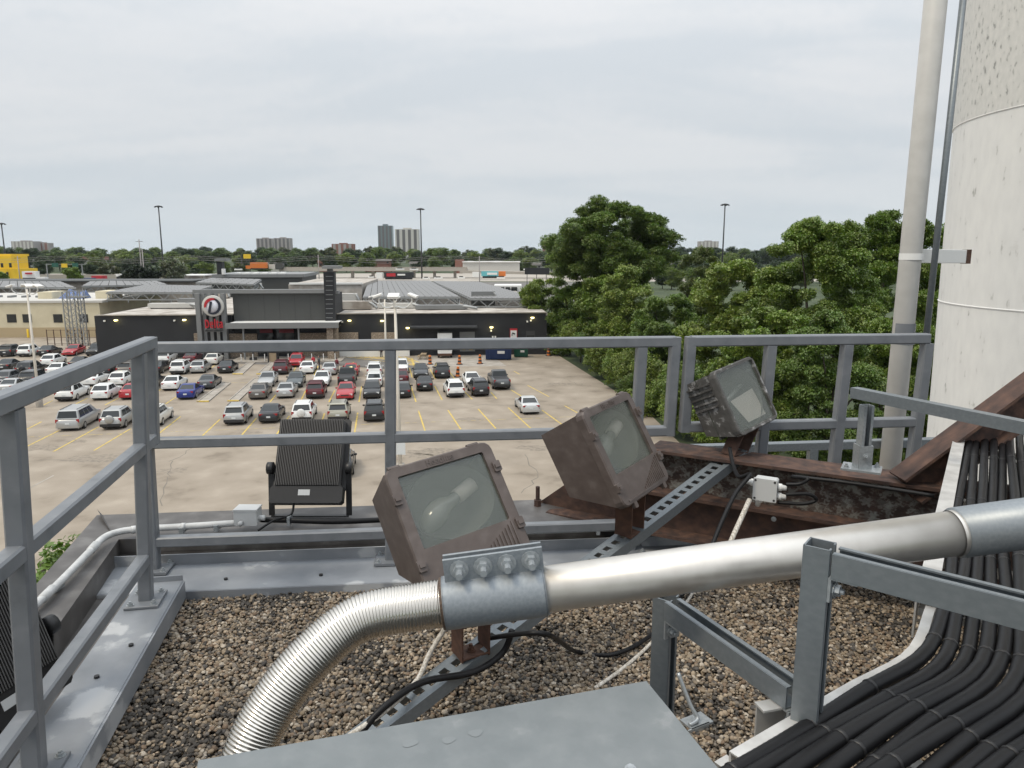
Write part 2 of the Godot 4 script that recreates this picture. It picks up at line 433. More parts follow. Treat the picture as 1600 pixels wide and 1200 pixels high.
func railings():
	# left panel runs towards the camera and past it
	var base := func(z: float) -> Vector3: return Vector3(left_x(z), 13.57, z)
	var head := func(z: float) -> Vector3: return Vector3(-1.462 + 0.186 * (z + 2.88), 14.633, z)
	var za := -3.0; var zb := -0.25
	guardrail("guardrail", "grey tube guardrail panel along the left roof edge", base.call(za), head.call(za), base.call(zb), head.call(zb), [0.055, 0.43, 0.78], [0.0, 1.0], 0.18, 0.62)
	var fb := func(x: float) -> Vector3: return Vector3(x - 0.03, 13.513, far_z(x))
	var fh := func(x: float) -> Vector3: return Vector3(x, 14.575, far_z(x))
	var k := func(x: float) -> float: return (x + 1.665) / 2.45
	guardrail("guardrail", "long grey guardrail panel on the far roof edge above the parked cars", fb.call(-1.665), fh.call(-1.665), fb.call(0.785), fh.call(0.785), [0.0, k.call(-0.563), k.call(0.622)], [0.0, 1.0], 0.135, 0.585)
	var k2 := func(x: float) -> float: return (x - 0.86) / 1.21
	guardrail("guardrail", "grey guardrail panel in front of the trees ending at the white tank", fb.call(0.86), fh.call(0.86), fb.call(2.07), fh.call(2.07), [k2.call(1.262), k2.call(1.652), 1.0], [0.0, 1.0], 0.1, 0.60)
	# painted steel channels that carry the posts
	var o := thing("steel_channel", "wide grey painted channel lying under the left guardrail", "channel", Vector3.ZERO, "painted channels under the guardrails")
	var d := Vector3(0.187, 0, 1).normalized()
	var n := Vector3(d.z, 0, -d.x)
	var a := Vector3(left_x(-3.0), 13.566, -3.0) - d * 0.03; var b := Vector3(left_x(0.2), 13.566, 0.2)
	var s := ST()
	bar(s, a + n * 0.0095, b + n * 0.0095, 0.181, 0.008, Vector3.UP)
	bar(s, a + n * 0.104 + Vector3(0, -0.038, 0), b + n * 0.104 + Vector3(0, -0.038, 0), 0.008, 0.078)
	bar(s, a - n * 0.085 + Vector3(0, -0.038, 0), b - n * 0.085 + Vector3(0, -0.038, 0), 0.008, 0.078)
	part(o, "web_plate", s, M.channel_paint)
	s = ST(); bar(s, a - n * 0.08 + Vector3(0, 0.014, -0.002), a + n * 0.10 + Vector3(0, 0.014, -0.002), 0.006, 0.028); part(o, "end_lip", s, M.channel_paint)
	s = ST()
	for q in [[0.05, 0.55], [0.06, 1.25], [0.0, 0.75], [0.07, 1.9]]:
		s = ST(); tube(s, [a + n * q[0] + d * q[1] + Vector3(0, 0.002, 0), a + n * q[0] + d * q[1] + Vector3(0, 0.012, 0)], 0.009, 8); part(o, "rubber_plug", s, M.black_plastic)
	o = thing("steel_channel", "grey painted channel lying under the far guardrail at the gravel's edge", "channel", Vector3.ZERO, "painted channels under the guardrails")
	d = Vector3(1, 0, -0.0981).normalized(); n = Vector3(-d.z, 0, d.x)
	a = Vector3(-1.95, 13.506, far_z(-1.95)); b = Vector3(2.6, 13.506, far_z(2.6))
	s = ST()
	bar(s, a + n * 0.085, b + n * 0.085, 0.30, 0.008)
	bar(s, a + n * 0.236 - Vector3(0, 0.026, 0), b + n * 0.236 - Vector3(0, 0.026, 0), 0.008, 0.06)
	bar(s, a - n * 0.066 + Vector3(0, 0.026, 0), b - n * 0.066 + Vector3(0, 0.026, 0), 0.008, 0.06)
	part(o, "web_plate", s, M.channel_paint)
	s = ST()
	for q in [0.62, 1.05, 2.3]:
		s = ST(); tube(s, [a + n * 0.13 + d * q + Vector3(0, 0.002, 0), a + n * 0.13 + d * q + Vector3(0, 0.012, 0)], 0.009, 8); part(o, "rubber_plug", s, M.black_plastic)

func conduits():
	# grey plastic conduit on the parapet with its box
	var o := thing("plastic_conduit", "pale grey plastic conduit bending round the parapet corner", "conduit")
	var y := 13.655
	var pts := [G(-60, 1040, y), G(66, 936, y), G(140, 862, y), G(160, 842, y), G(182, 832, y), G(215, 827, y), G(300, 822, y), G(372, 817, y)]
	var s := ST(true); tube(s, curve(pts, 6), 0.0165, 12); part(o, "pipe", s, M.pvc)
	for q in [[G(66, 936, y), G(82, 920, y)], [G(142, 860, y), G(150, 851, y)], [G(205, 828, y), G(214, 827, y)], [G(284, 823, y), G(290, 823, y)]]:
		s = ST(true); tube(s, [q[0], q[1]], 0.0195, 12); part(o, "coupling", s, M.pvc)
	for q in [G(90, 911, y), G(286, 823, y), G(340, 819, y)]:
		s = ST(); box(s, q - Vector3(0, 0.012, 0), Vector3(0.02, 0.03, 0.06)); part(o, "saddle_clip", s, M.zinc)
	var j := thing("junction_box", "pale grey square junction box on the parapet beside the finned lamp", "junction box", G(388, 815, 13.66))
	s = ST(); box(s, Vector3(0, 0.03, 0), Vector3(0.115, 0.075, 0.08), Basis(), 0.006); part(j, "body", s, M.grey_plastic)
	s = ST(); box(s, Vector3(0, 0.072, 0), Vector3(0.12, 0.01, 0.085), Basis(), 0.003); part(j, "lid", s, M.grey_plastic)
	s = ST(true); tube(s, [Vector3(0.055, 0.02, 0), Vector3(0.085, 0.02, 0)], 0.014, 10); part(j, "cable_gland", s, M.grey_plastic)
	s = ST(true); tube(s, [Vector3(-0.02, 0.01, 0.04), Vector3(-0.02, 0.008, 0.062)], 0.012, 10); part(j, "cable_gland", s, M.grey_plastic)
	o = thing("flexible_conduit", "black flexible conduit lying on the parapet right of the junction box", "conduit")
	s = ST(true); tube(s, curve([G(408, 812, y), G(450, 813, y), G(520, 815, y), G(600, 812, y), G(700, 806, y)], 6), 0.014, 10); part(o, "hose", s, M.cable_black)
	s = ST(); box(s, G(453, 812, y), Vector3(0.014, 0.045, 0.06)); part(o, "saddle_clip", s, M.zinc)
	o = thing("plastic_conduit", "straight pale plastic conduit running low behind the brown floodlights", "conduit")
	s = ST(true); tube(s, [G(770, 832, 13.60), G(985, 824, 13.60)], 0.016, 12); part(o, "pipe", s, M.pvc)
	s = ST(); box(s, G(934, 826, 13.60), Vector3(0.018, 0.05, 0.05)); part(o, "saddle_clip", s, M.zinc)

# ---------- floodlights ----------
func hid_flood(o: Node3D, W: float, H: float, D: float, body: Material, old := false):
	# local frame: face centre at the origin, z out of the glass
	var s := ST()
	# housing: tapers from the door frame to a smaller back
	var f := [Vector3(-W * .48, -H * .48, -0.03), Vector3(-W * .48, H * .48, -0.03), Vector3(W * .48, H * .48, -0.03), Vector3(W * .48, -H * .48, -0.03)]
	var bk := [Vector3(-W * .455, -H * .22, -D), Vector3(-W * .455, H * .45, -D), Vector3(W * .455, H * .45, -D), Vector3(W * .455, -H * .22, -D)]
	if old: bk = [Vector3(-W * .45, -H * .36, -D), Vector3(-W * .45, H * .46, -D), Vector3(W * .45, H * .46, -D), Vector3(W * .45, -H * .36, -D)]
	for i in 4:
		var j := (i + 1) % 4
		quad(s, f[j], f[i], bk[i], bk[j])
	quad(s, bk[0], bk[3], bk[2], bk[1])
	part(o, "housing", s, body)
	if old:
		for k in 5:
			s = ST(); var yy := H * (0.36 - 0.085 * k)
			bar(s, Vector3(-W * .485, yy, -0.05), Vector3(-W * .46, yy, -D * .98), 0.012, 0.008); part(o, "cooling_fin", s, body)
	# door frame with a rounded outline
	var fr := func(w: float, h: float, r: float) -> Array:
		var out := []
		for c in [[1, 1, 0.0], [-1, 1, PI / 2], [-1, -1, PI], [1, -1, PI * 1.5]]:
			for k in 4:
				var a: float = c[2] + PI / 2 * k / 3.0
				out.append(Vector2(c[0] * (w / 2 - r) + cos(a) * r, c[1] * (h / 2 - r) + sin(a) * r))
		return out
	var outer: Array = fr.call(W, H, 0.03)
	var lip: Array = fr.call(W * 0.975, H * 0.975, 0.026)
	var gy := H * 0.115 if not old else 0.0
	var gh := H * 0.60 if not old else H * 0.9
	var gw := W * 0.80 if not old else W * 0.9
	s = ST()
	var win := []
	for q in fr.call(gw, gh, 0.006): win.append(q + Vector2(0, gy))
	var n := outer.size()
	for i in n:
		var j := (i + 1) % n
		var p := func(q: Vector2, z: float) -> Vector3: return Vector3(q.x, q.y, z)
		quad(s, p.call(outer[i], -0.035), p.call(outer[j], -0.035), p.call(outer[j], -0.004), p.call(outer[i], -0.004))
		quad(s, p.call(outer[i], -0.004), p.call(outer[j], -0.004), p.call(lip[j], 0.002), p.call(lip[i], 0.002))
		quad(s, p.call(lip[i], 0.002), p.call(lip[j], 0.002), p.call(win[j], 0.002), p.call(win[i], 0.002))
		quad(s, p.call(win[i], 0.002), p.call(win[j], 0.002), p.call(win[j], -0.018), p.call(win[i], -0.018))
	part(o, "door_frame", s, body)
	s = ST(); box(s, Vector3(0, gy, -0.010), Vector3(gw * 1.01, gh * 1.01, 0.004)); part(o, "glass_pane", s, M.glass)
	# reflector well, lamp and socket behind the glass
	s = ST(true)
	var prof := []
	for k in 7: prof.append(Vector2(0.30 * gw + 0.2 * gw * sin(PI / 2 * k / 6.0), -D * 0.6 + (D * 0.6 - 0.03) * k / 6.0))
	prof.insert(0, Vector2(0.0, -D * 0.6))
	var rx := Transform3D(Basis(Vector3(1, 0, 0), Vector3(0, 0, 1) * (0.95 * gh / gw), Vector3(0, -1, 0)), Vector3(0, gy, 0))
	rx = Transform3D(Basis(Vector3(1, 0, 0), Vector3(0, 0, 1), Vector3(0, gh / gw, 0)), Vector3(0, gy, 0))
	lathe(s, prof, 20, rx); part(o, "reflector", s, M.reflector)
	s = ST(); box(s, Vector3(0, gy, -D * 0.6 - 0.004), Vector3(gw * 1.04, gh * 1.04, 0.006)); part(o, "back_plate", s, M.dusty_glass_back)
	if not old:
		s = ST(true)
		var bulb := [Vector2(0.001, 0.135), Vector2(0.022, 0.13), Vector2(0.04, 0.105), Vector2(0.046, 0.075), Vector2(0.04, 0.04), Vector2(0.024, 0.01), Vector2(0.02, -0.03)]
		lathe(s, bulb, 16, Transform3D(Basis(Vector3(0, 1, 0), Vector3(-0.93, -0.36, 0), Vector3(0, 0, 1)), Vector3(0.02, gy + 0.01, -D * 0.33))); part(o, "lamp", s, M.bulb_glass)
		s = ST(true); tube(s, [Vector3(0.045, gy + 0.02, -D * 0.33), Vector3(0.115, gy + 0.045, -D * 0.33)], 0.026, 14); part(o, "lamp_socket", s, M.ceramic)
		for k in 13:                    # cast ribs below the glass
			var x := lerpf(-W * .02, W * .4, k / 12.0)
			s = ST(); bar(s, Vector3(x, -H * .445, 0.004), Vector3(x, -H * (.42 - 0.018 * k), 0.004), 0.0055, 0.005, Vector3.BACK); part(o, "rib", s, body)
		s = ST(); bar(s, Vector3(-W * .40, -H * .455, 0.003), Vector3(W * .43, -H * .455, 0.003), 0.007, 0.004, Vector3.BACK); part(o, "ledge", s, body)
		for q in [[-.47, .24], [-.47, -.3], [.47, .26], [.47, -.24]]:   # clips
			s = ST(); box(s, Vector3(W * q[0], H * q[1], 0.004), Vector3(0.026, 0.036, 0.016), Basis(), 0.003); 
			box(s, Vector3(W * q[0], H * q[1], 0.014), Vector3(0.018, 0.012, 0.008))
			part(o, "clip", s, body)
		for x in [-.40, .34]:
			s = ST(); tube(s, [Vector3(W * x - 0.02, H * .495, -0.008), Vector3(W * x + 0.02, H * .495, -0.008)], 0.009, 8); part(o, "hinge", s, body)
		for x in [-.3, .34]:
			s = ST(); box(s, Vector3(W * x, -H * .515, -0.006), Vector3(0.02, 0.026, 0.016), Basis(), 0.003); part(o, "hinge_lug", s, body)
		var tm := TextMesh.new()
		var sf := SystemFont.new(); sf.font_names = PackedStringArray(["Droid Sans"])
		tm.font = sf; tm.text = "Headlite"; tm.font_size = 24; tm.pixel_size = 0.0011; tm.depth = 0.002
		put(o, "cast_lettering", tm, body, Transform3D(Basis(), Vector3(0.0, H * .452, 0.003)))
	else:
		s = ST(true); tube(s, [Vector3(-0.10, gy + 0.0, -D * 0.3), Vector3(0.06, gy + 0.05, -D * 0.3)], 0.012, 8); part(o, "lamp", s, M.bulb_glass)
		s = ST(); quad(s, Vector3(-0.02, -gh * .42, -0.035), Vector3(-0.05, 0.0, -0.06), Vector3(gw * .43, gh * 0.05, -0.05), Vector3(gw * .43, -gh * .42, -0.035)); part(o, "inner_baffle", s, M.ceramic)

func yoke(o: Node3D, W: float, H: float, D: float, foot: Vector3, m: Material, old := false):
	# U bracket from the housing sides down to the strut (in world axes, foot is where it bolts on)
	var inv := o.global_transform.affine_inverse() if o.is_inside_tree() else o.transform.affine_inverse()
	var s := ST()
	var r: Vector3 = (o.transform.basis.x * Vector3(1, 0, 1)).normalized()
	var hw := 0.05
	var pv := o.transform * Vector3(0, -H * 0.40, -D * 0.3)
	for k in [-1, 1]:
		bar(s, inv * (foot + r * hw * k + Vector3(0, 0.0, 0)), inv * (pv + r * hw * k), 0.006, 0.075, inv.basis * Vector3(r.z, 0, -r.x).normalized())
	bar(s, inv * (foot - r * (hw + 0.003) + Vector3(0, 0.003, 0)), inv * (foot + r * (hw + 0.003) + Vector3(0, 0.003, 0)), 0.08, 0.006, inv.basis * Vector3.UP)
	part(o, "yoke", s, m)
	s = ST(); hexbolt(s, inv * (foot + Vector3(0, 0.007, 0)), (inv.basis * Vector3.UP).normalized(), 0.012, 0.01, 0.01); part(o, "yoke_bolt", s, m)

func face(o: Node3D, c: Vector3, r: Vector3, n: Vector3):
	var z := n.normalized()
	var x := (r - z * r.dot(z)).normalized()
	o.transform = Transform3D(Basis(x, z.cross(x), z), c)

var S1 := Vector3(-0.51, 13.56, -1.92)
var S2 := Vector3(1.142, 14.07, -3.49)
func floods():
	# one long slotted strut carries the three lamps
	var o := thing("slotted_strut", "long grey slotted steel strut sloping up under the three floodlights", "strut")
	var s := ST()
	var d := (S2 - S1).normalized()
	var side := d.cross(Vector3.UP).normalized()
	var up := side.cross(d)
	var w := 0.082
	for k in [-1, 1]:
		bar(s, S1 + side * w * 0.5 * k - up * 0.02, S2 + side * w * 0.5 * k - up * 0.02, 0.004, 0.045, up)
	# top web: two edge strips and bridges, leaving real slots
	for k in [-1, 1]: bar(s, S1 + side * k * 0.0285, S2 + side * k * 0.0285, 0.025, 0.004, up)
	var L := (S2 - S1).length()
	var x := 0.0
	while x < L:
		bar(s, S1 + d * x, S1 + d * minf(x + 0.024, L), 0.036, 0.0036, up)
		x += 0.053
	part(o, "channel", s, M.strut_steel)
	var l1 := thing("floodlight", "brown floodlight behind the bolted pipe clamp", "floodlight", Vector3.ZERO, "floodlights on the slotted strut")
	face(l1, Vector3(-0.164, 14.197, -2.2), Vector3(0.85, 0.127, -0.511), Vector3(0.361, 0.566, 0.741))
	hid_flood(l1, 0.378, 0.395, 0.265, M.flood_brown)
	yoke(l1, 0.378, 0.395, 0.25, S1.lerp(S2, 0.225) + Vector3(0, 0.002, 0), M.bracket_rust)
	var l2 := thing("floodlight", "brown floodlight with ribbed door in the middle of the slotted strut", "floodlight", Vector3.ZERO, "floodlights on the slotted strut")
	face(l2, Vector3(0.452, 14.247, -2.8), Vector3(0.62, 0.08, -0.78), Vector3(0.66, 0.475, 0.582))
	hid_flood(l2, 0.36, 0.40, 0.24, M.flood_brown)
	yoke(l2, 0.36, 0.40, 0.23, S1.lerp(S2, 0.60) + Vector3(0, 0.002, 0), M.bracket_rust)
	var l3 := thing("floodlight", "weathered dark floodlight with peeling paint at the top of the strut", "floodlight", Vector3.ZERO, "floodlights on the slotted strut")
	face(l3, Vector3(1.103, 14.335, -3.4), Vector3(0.786, 0.177, -0.592), Vector3(0.487, 0.411, 0.77))
	hid_flood(l3, 0.30, 0.325, 0.21, M.flood_grey, true)
	yoke(l3, 0.30, 0.325, 0.21, S1.lerp(S2, 0.955) + Vector3(0, 0.002, 0), M.rust, true)
	# finned lamps seen from the back
	for q in [["black finned lamp standing on the far parapet, seen from behind", Vector3(-1.059, 13.963, -3.74), Vector3(1, 0, 0), Vector3(0.0, 0.5, 0.86)], ["black finned lamp leaning outward behind the left guardrail", P(-26, 990, 2.0), Vector3(0.25, 0, -1), Vector3(0.9, 0.35, 0.25)]]:
		var l := thing("finned_lamp", q[0], "floodlight", Vector3.ZERO, "black finned lamps on the parapet")
		face(l, q[1], q[2], q[3])
		var W := 0.335; var H := 0.36
		s = ST(); box(s, Vector3(0, 0, -0.03), Vector3(W, H, 0.03), Basis(), 0.004); part(l, "back_plate", s, M.black_fin)
		for k in 38:
			var fx := -W / 2 + 0.006 + (W - 0.012) * k / 37.0
			s = ST(); box(s, Vector3(fx, 0, 0.0), Vector3(0.0035, H * 0.985, 0.036)); part(l, "fin", s, M.black_fin)
		s = ST(); box(s, Vector3(0, -H * .5 - 0.045, -0.02), Vector3(W * 1.12, 0.09, 0.06), Basis(), 0.012); part(l, "driver_case", s, M.black_plastic)
		s = ST(); box(s, Vector3(0.0, 0, -0.055), Vector3(W * 1.14, H * 1.08, 0.02), Basis(), 0.008); part(l, "bezel", s, M.black_plastic)
		s = ST(); box(s, Vector3(-0.01, -H * .5 - 0.035, 0.0105), Vector3(0.06, 0.03, 0.002)); part(l, "rating_label", s, M.grey_plastic)
		for k in [-1, 1]:
			s = ST(true); tube(s, [Vector3(k * (W * .57), -0.08, -0.02), Vector3(k * (W * .57 + 0.03), -0.08, -0.02)], 0.032, 14); part(l, "pivot_knob", s, M.black_plastic)
		var inv: Transform3D = l.transform.affine_inverse()
		s = ST()
		var fy := 13.635
		for k in [-1, 1]:
			var pk: Vector3 = l.transform * Vector3(k * (W * .57 + 0.012), -0.08, -0.02)
			bar(s, inv * pk, inv * Vector3(pk.x, fy, pk.z + 0.03), 0.03, 0.006, inv.basis * Vector3(0, 0, 1))
		var pa: Vector3 = l.transform * Vector3(-(W * .57 + 0.012), -0.08, -0.02); var pb: Vector3 = l.transform * Vector3(W * .57 + 0.012, -0.08, -0.02)
		bar(s, inv * Vector3(pa.x, fy, pa.z + 0.03), inv * Vector3(pb.x, fy, pb.z + 0.03), 0.03, 0.006, inv.basis * Vector3.UP)
		part(l, "stand_bracket", s, M.black_plastic)
		var c0: Vector3 = l.transform * Vector3(-0.06, -H * .5 - 0.08, 0.0)
		s = ST(true)
		var cp := curve([c0, c0 + Vector3(-0.01, -0.06, 0.03), Vector3(c0.x - 0.07, 13.68, c0.z + 0.12), Vector3(c0.x - 0.12, 13.66, c0.z + 0.2)], 6)
		tube(s, cp.map(func(p): return inv * p), 0.006, 8); part(l, "cable", s, M.cable_black)

# ---------- big conduit, coupling, flexible hose, sheet box ----------
func big_pipe():
	var a := P(850, 921, 1.345); var b := P(1490, 833, 1.40)
	var d := (b - a).normalized()
	var R := 0.0445
	var o := thing("conduit_run", "large bright aluminium conduit with bolted clamp and corrugated flexible end", "conduit")
	var s := ST(true); tube(s, [a - d * 0.1, b], R, 40); part(o, "aluminium_pipe", s, M.aluminium)
	s = ST(true); tube(s, [b - d * 0.004, b + d * 0.007], R * 1.035, 40, false); part(o, "joint_ring", s, M.aluminium)
	s = ST(true); tube(s, [b + d * 0.005, b + d * 0.9], R * 1.13, 40); part(o, "galvanised_coupling", s, M.galvanised)
	# split coupling with a bolted flange
	var c0 := a - d * 0.195; var c1 := a
	s = ST(true); tube(s, [c0, c1], R * 1.15, 40, false); 
	var cp := part(o, "split_coupling", s, M.galvanised)
	s = ST(true); tube(s, [c1 - d * 0.002, c1 + d * 0.001], R * 1.15, 40); tube(s, [c0 - d * 0.001, c0 + d * 0.002], R * 1.15, 40); part(o, "coupling_end", s, M.galvanised)
	var side := d.cross(Vector3.UP).normalized()      # away from or towards the camera
	if side.z < 0: side = -side
	var up := Vector3.UP
	var f0 := c0 + up * (R * 1.15 + 0.018) + side * 0.012
	var f1 := c1 + up * (R * 1.15 + 0.018) + side * 0.012
	s = ST(); bar(s, f0, f1 - d * 0.004, 0.006, 0.052, up, 0.001); bar(s, f0 - side * 0.022, f1 - side * 0.022 - d * 0.004, 0.006, 0.052, up, 0.001)
	part(cp, "flange", s, M.galvanised)
	for k in 4:
		var q := f0.lerp(f1, 0.15 + 0.235 * k) + side * 0.003 + up * 0.003
		s = ST(); hexbolt(s, q, side, 0.0125, 0.013, 0.02); part(cp, "bolt", s, M.zinc)
	s = ST(true); tube(s, [c0 - d * 0.006, c0 + d * 0.003], R * 1.12, 32); part(o, "weld_bead", s, M.weld)
	# corrugated hose: rings along a curve down to the roof behind the sheet box
	var h := [c0, c0 - d * 0.05, P(560, 968, 1.31), P(480, 1033, 1.26), P(420, 1112, 1.215), P(385, 1190, 1.18), P(372, 1290, 1.16), P(368, 1420, 1.15)]
	var cl := curve(h, 24)
	var hs := ST(true)
	var pts := []; var rad := []
	var acc := 0.0
	var pitch := 0.0062
	var last: Vector3 = cl[0]
	var i := 0
	# resample to steps of pitch / 4
	var step := pitch / 4.0
	pts.append(cl[0]); rad.append(R)
	for p in cl.slice(1):
		var seg: float = last.distance_to(p)
		while acc + seg >= step:
			var t: float = (step - acc) / seg
			last = last.lerp(p, t)
			seg = last.distance_to(p)
			acc = 0.0
			i += 1
			pts.append(last)
			rad.append(R * (0.955 if i % 4 == 0 else (1.03 if i % 4 == 2 else 1.022)))
		acc += seg
		last = p
	tube(hs, pts, rad, 32)
	part(o, "flexible_hose", hs, M.steel_band)

	# sheet metal box in front
	var y := 14.25
	var q1 := G(310, 1188, y); var q2 := G(1010, 1064, y); var q3 := G(1105, 1200, y)
	var e1 := (q2 - q1).normalized(); var e2 := Vector3(-e1.z, 0, e1.x)
	if e2.z < 0: e2 = -e2
	var bx := thing("sheet_metal_box", "dull galvanised sheet metal box with pale water spots beside the hose", "metal box", Vector3(q1.x, ROOF, q1.z))
	var len_ := q1.distance_to(q2)
	var bs := Basis(e1, Vector3.UP, e1.cross(Vector3.UP))
	s = ST(); box(s, bs * Vector3(len_ / 2, (y - ROOF) / 2 - 0.004, 0) + e2 * 0.24, Vector3(len_ - 0.012, y - ROOF - 0.006, 0.466), bs); part(bx, "body", s, M.galvanised_sheet)
	s = ST(); box(s, bs * Vector3(len_ / 2, y - ROOF - 0.0015, 0) + e2 * 0.24, Vector3(len_, 0.003, 0.48), bs); 
	bar(s, bs * Vector3(0, y - ROOF - 0.012, 0) + e2 * 0.0015, bs * Vector3(len_, y - ROOF - 0.012, 0) + e2 * 0.0015, 0.003, 0.022)
	var lid := part(bx, "lid", s, M.galvanised_sheet)
	s = ST(); hexbolt(s, bs * Vector3(len_ * 0.83, y - ROOF, 0) + e2 * 0.2, Vector3.UP, 0.006, 0.004, 0.0); part(lid, "screw", s, M.zinc)
	rng.seed = 14                       # dried water spots, each with its own outline
	for k in 5:
		var u: float = [.22, .42, .50, .56, .60, .68, .33, .75, .86][k]; var w: float = [.10, .05, .06, .055, .16, .05, .16, .13, .10][k]
		var c: Vector3 = bs * Vector3(len_ * u, y - ROOF + 0.0006, 0) + e2 * w
		var rr := rng.randf_range(0.006, 0.012)
		s = ST()
		for q in 14:
			var a0 := TAU * q / 14; var a1 := TAU * (q + 1) / 14
			var f := func(t: float) -> Vector3: return c + (e1 * cos(t) * 1.3 + e2 * sin(t)) * rr * (1.0 + 0.12 * sin(t * 3.0 + k))
			tri(s, c, f.call(a1), f.call(a0))
		part(lid, "water_spot", s, mat("water_spot", lin(.2, .218, .225), 0.5, 0.25))

# ---------- strut frame ----------
func cstrut(s: SurfaceTool, a: Vector3, b: Vector3, open: Vector3, w := 0.041):   # C section, open side given
	var z := (b - a).normalized()
	var y := (open - z * open.dot(z)).normalized()
	var x := y.cross(z)
	bar(s, a - y * w * 0.48, b - y * w * 0.48, w, 0.003, y)
	for k in [-1, 1]:
		bar(s, a + x * k * w * 0.48, b + x * k * w * 0.48, 0.003, w, y)
		bar(s, a + x * k * w * 0.36 + y * w * 0.48, b + x * k * w * 0.36 + y * w * 0.48, w * 0.22, 0.003, y)
func strut_frame():
	var o := thing("pipe_support_frame", "grey strut channel frame holding up the aluminium conduit", "support frame")
	var B := P(1265, 1060, 1.138); B.y = 0
	var A := P(1040, 950, 1.50); A.y = 0
	var h := 14.24
	var s
	s = ST(); cstrut(s, Vector3(A.x, ROOF - 0.02, A.z), Vector3(A.x, h + 0.02, A.z), Vector3(0.75, 0, 0.6)); part(o, "post", s, M.strut_steel)
	s = ST(); cstrut(s, Vector3(B.x, h - 0.06, B.z), Vector3(B.x, 14.530, B.z), Vector3(0.8, 0, 0.6)); part(o, "post", s, M.strut_steel)
	var ab := (B - A).normalized()
	s = ST(); cstrut(s, Vector3(A.x, h, A.z) + ab * 0.023, Vector3(B.x, h, B.z) - ab * 0.028, Vector3.UP); part(o, "brace", s, M.strut_steel)
	var T0 := Vector3(B.x, 14.505, B.z)
	var T1 := P(1600, 925, 0.96); T1.y = T0.y
	var tb := (T1 - T0).normalized()
	s = ST(); cstrut(s, T0 + tb * 0.026, T0 + tb * 0.75, Vector3.UP); part(o, "beam", s, M.strut_steel)
	for q in [[Vector3(B.x, 14.472, B.z), tb], [Vector3(B.x, h - 0.036, B.z), -ab], [Vector3(A.x, h - 0.036, A.z), ab]]:
		s = ST()
		var e: Vector3 = q[1]
		bar(s, q[0] + e * 0.024 - Vector3(0, 0.03, 0), q[0] + e * 0.024 + Vector3(0, 0.012, 0), 0.038, 0.005, e)
		bar(s, q[0] + e * 0.024 + Vector3(0, 0.012, 0), q[0] + e * 0.066 + Vector3(0, 0.012, 0), 0.038, 0.005)
		hexbolt(s, q[0] + e * 0.027 - Vector3(0, 0.014, 0), e, 0.0095, 0.008, 0.006)
		part(o, "angle_bracket", s, M.zinc)
	# anchor on the gravel
	var an := thing("anchor_bracket", "small zinc anchor plate with bent rod on the gravel", "bracket", G(1088, 1135, ROOF))
	s = ST(); box(s, Vector3(0, 0.018, 0), Vector3(0.09, 0.008, 0.06), Basis(Vector3.UP, 0.5)); box(s, Vector3(0.0, 0.012, 0.03), Vector3(0.09, 0.02, 0.005), Basis(Vector3.UP, 0.5)); part(an, "plate", s, M.zinc)
	s = ST(true); tube(s, curve([Vector3(-0.055, 0.16, -0.05), Vector3(-0.02, 0.07, -0.01), Vector3(0.0, 0.035, 0.01), Vector3(-0.03, 0.026, 0.03)], 6), 0.007, 8); part(an, "rod", s, M.zinc)
	# loose cables on the gravel
	var c := thing("loose_cable", "black cable sagging across the gravel behind the conduit", "cable")
	s = ST(true); tube(s, curve([S1.lerp(S2, 0.26) + Vector3(0, 0.02, 0.03), P(850, 990, 2.1), G(900, 1018, ROOF + 0.03), G(960, 1022, ROOF + 0.024), G(1020, 990, ROOF + 0.024), G(1060, 940, ROOF + 0.03), G(1075, 910, ROOF + 0.04)], 8), 0.0085, 8); part(c, "sheath", s, M.cable_black)
	c = thing("loose_cable", "off-white cable on the gravel beside the support frame", "cable")
	s = ST(true); tube(s, curve([G(930, 1075, ROOF + 0.012), G(975, 1043, ROOF + 0.012), G(1020, 1002, ROOF + 0.012), G(1075, 938, ROOF + 0.012), G(1085, 915, ROOF + 0.02)], 8), 0.007, 8); part(c, "sheath", s, M.dirty_white)
	c = thing("loose_cable", "black cable clipped along the low end of the slotted strut", "cable")
	s = ST(true); tube(s, curve([P(560, 1150, 1.95), P(600, 1105, 2.0), P(660, 1066, 2.1), P(740, 1050, 2.2), P(785, 1020, 2.27), P(800, 985, 2.27)], 8), 0.011, 10); part(c, "sheath", s, M.cable_black)
	c = thing("loose_cable", "dirty white cable beside the rusty yoke of the brown floodlight", "cable")
	s = ST(true); tube(s, curve([P(545, 1150, 1.94), P(600, 1112, 2.0), P(650, 1065, 2.14), P(672, 1020, 2.25), P(700, 975, 2.3)], 8), 0.0085, 8); part(c, "sheath", s, M.dirty_white)

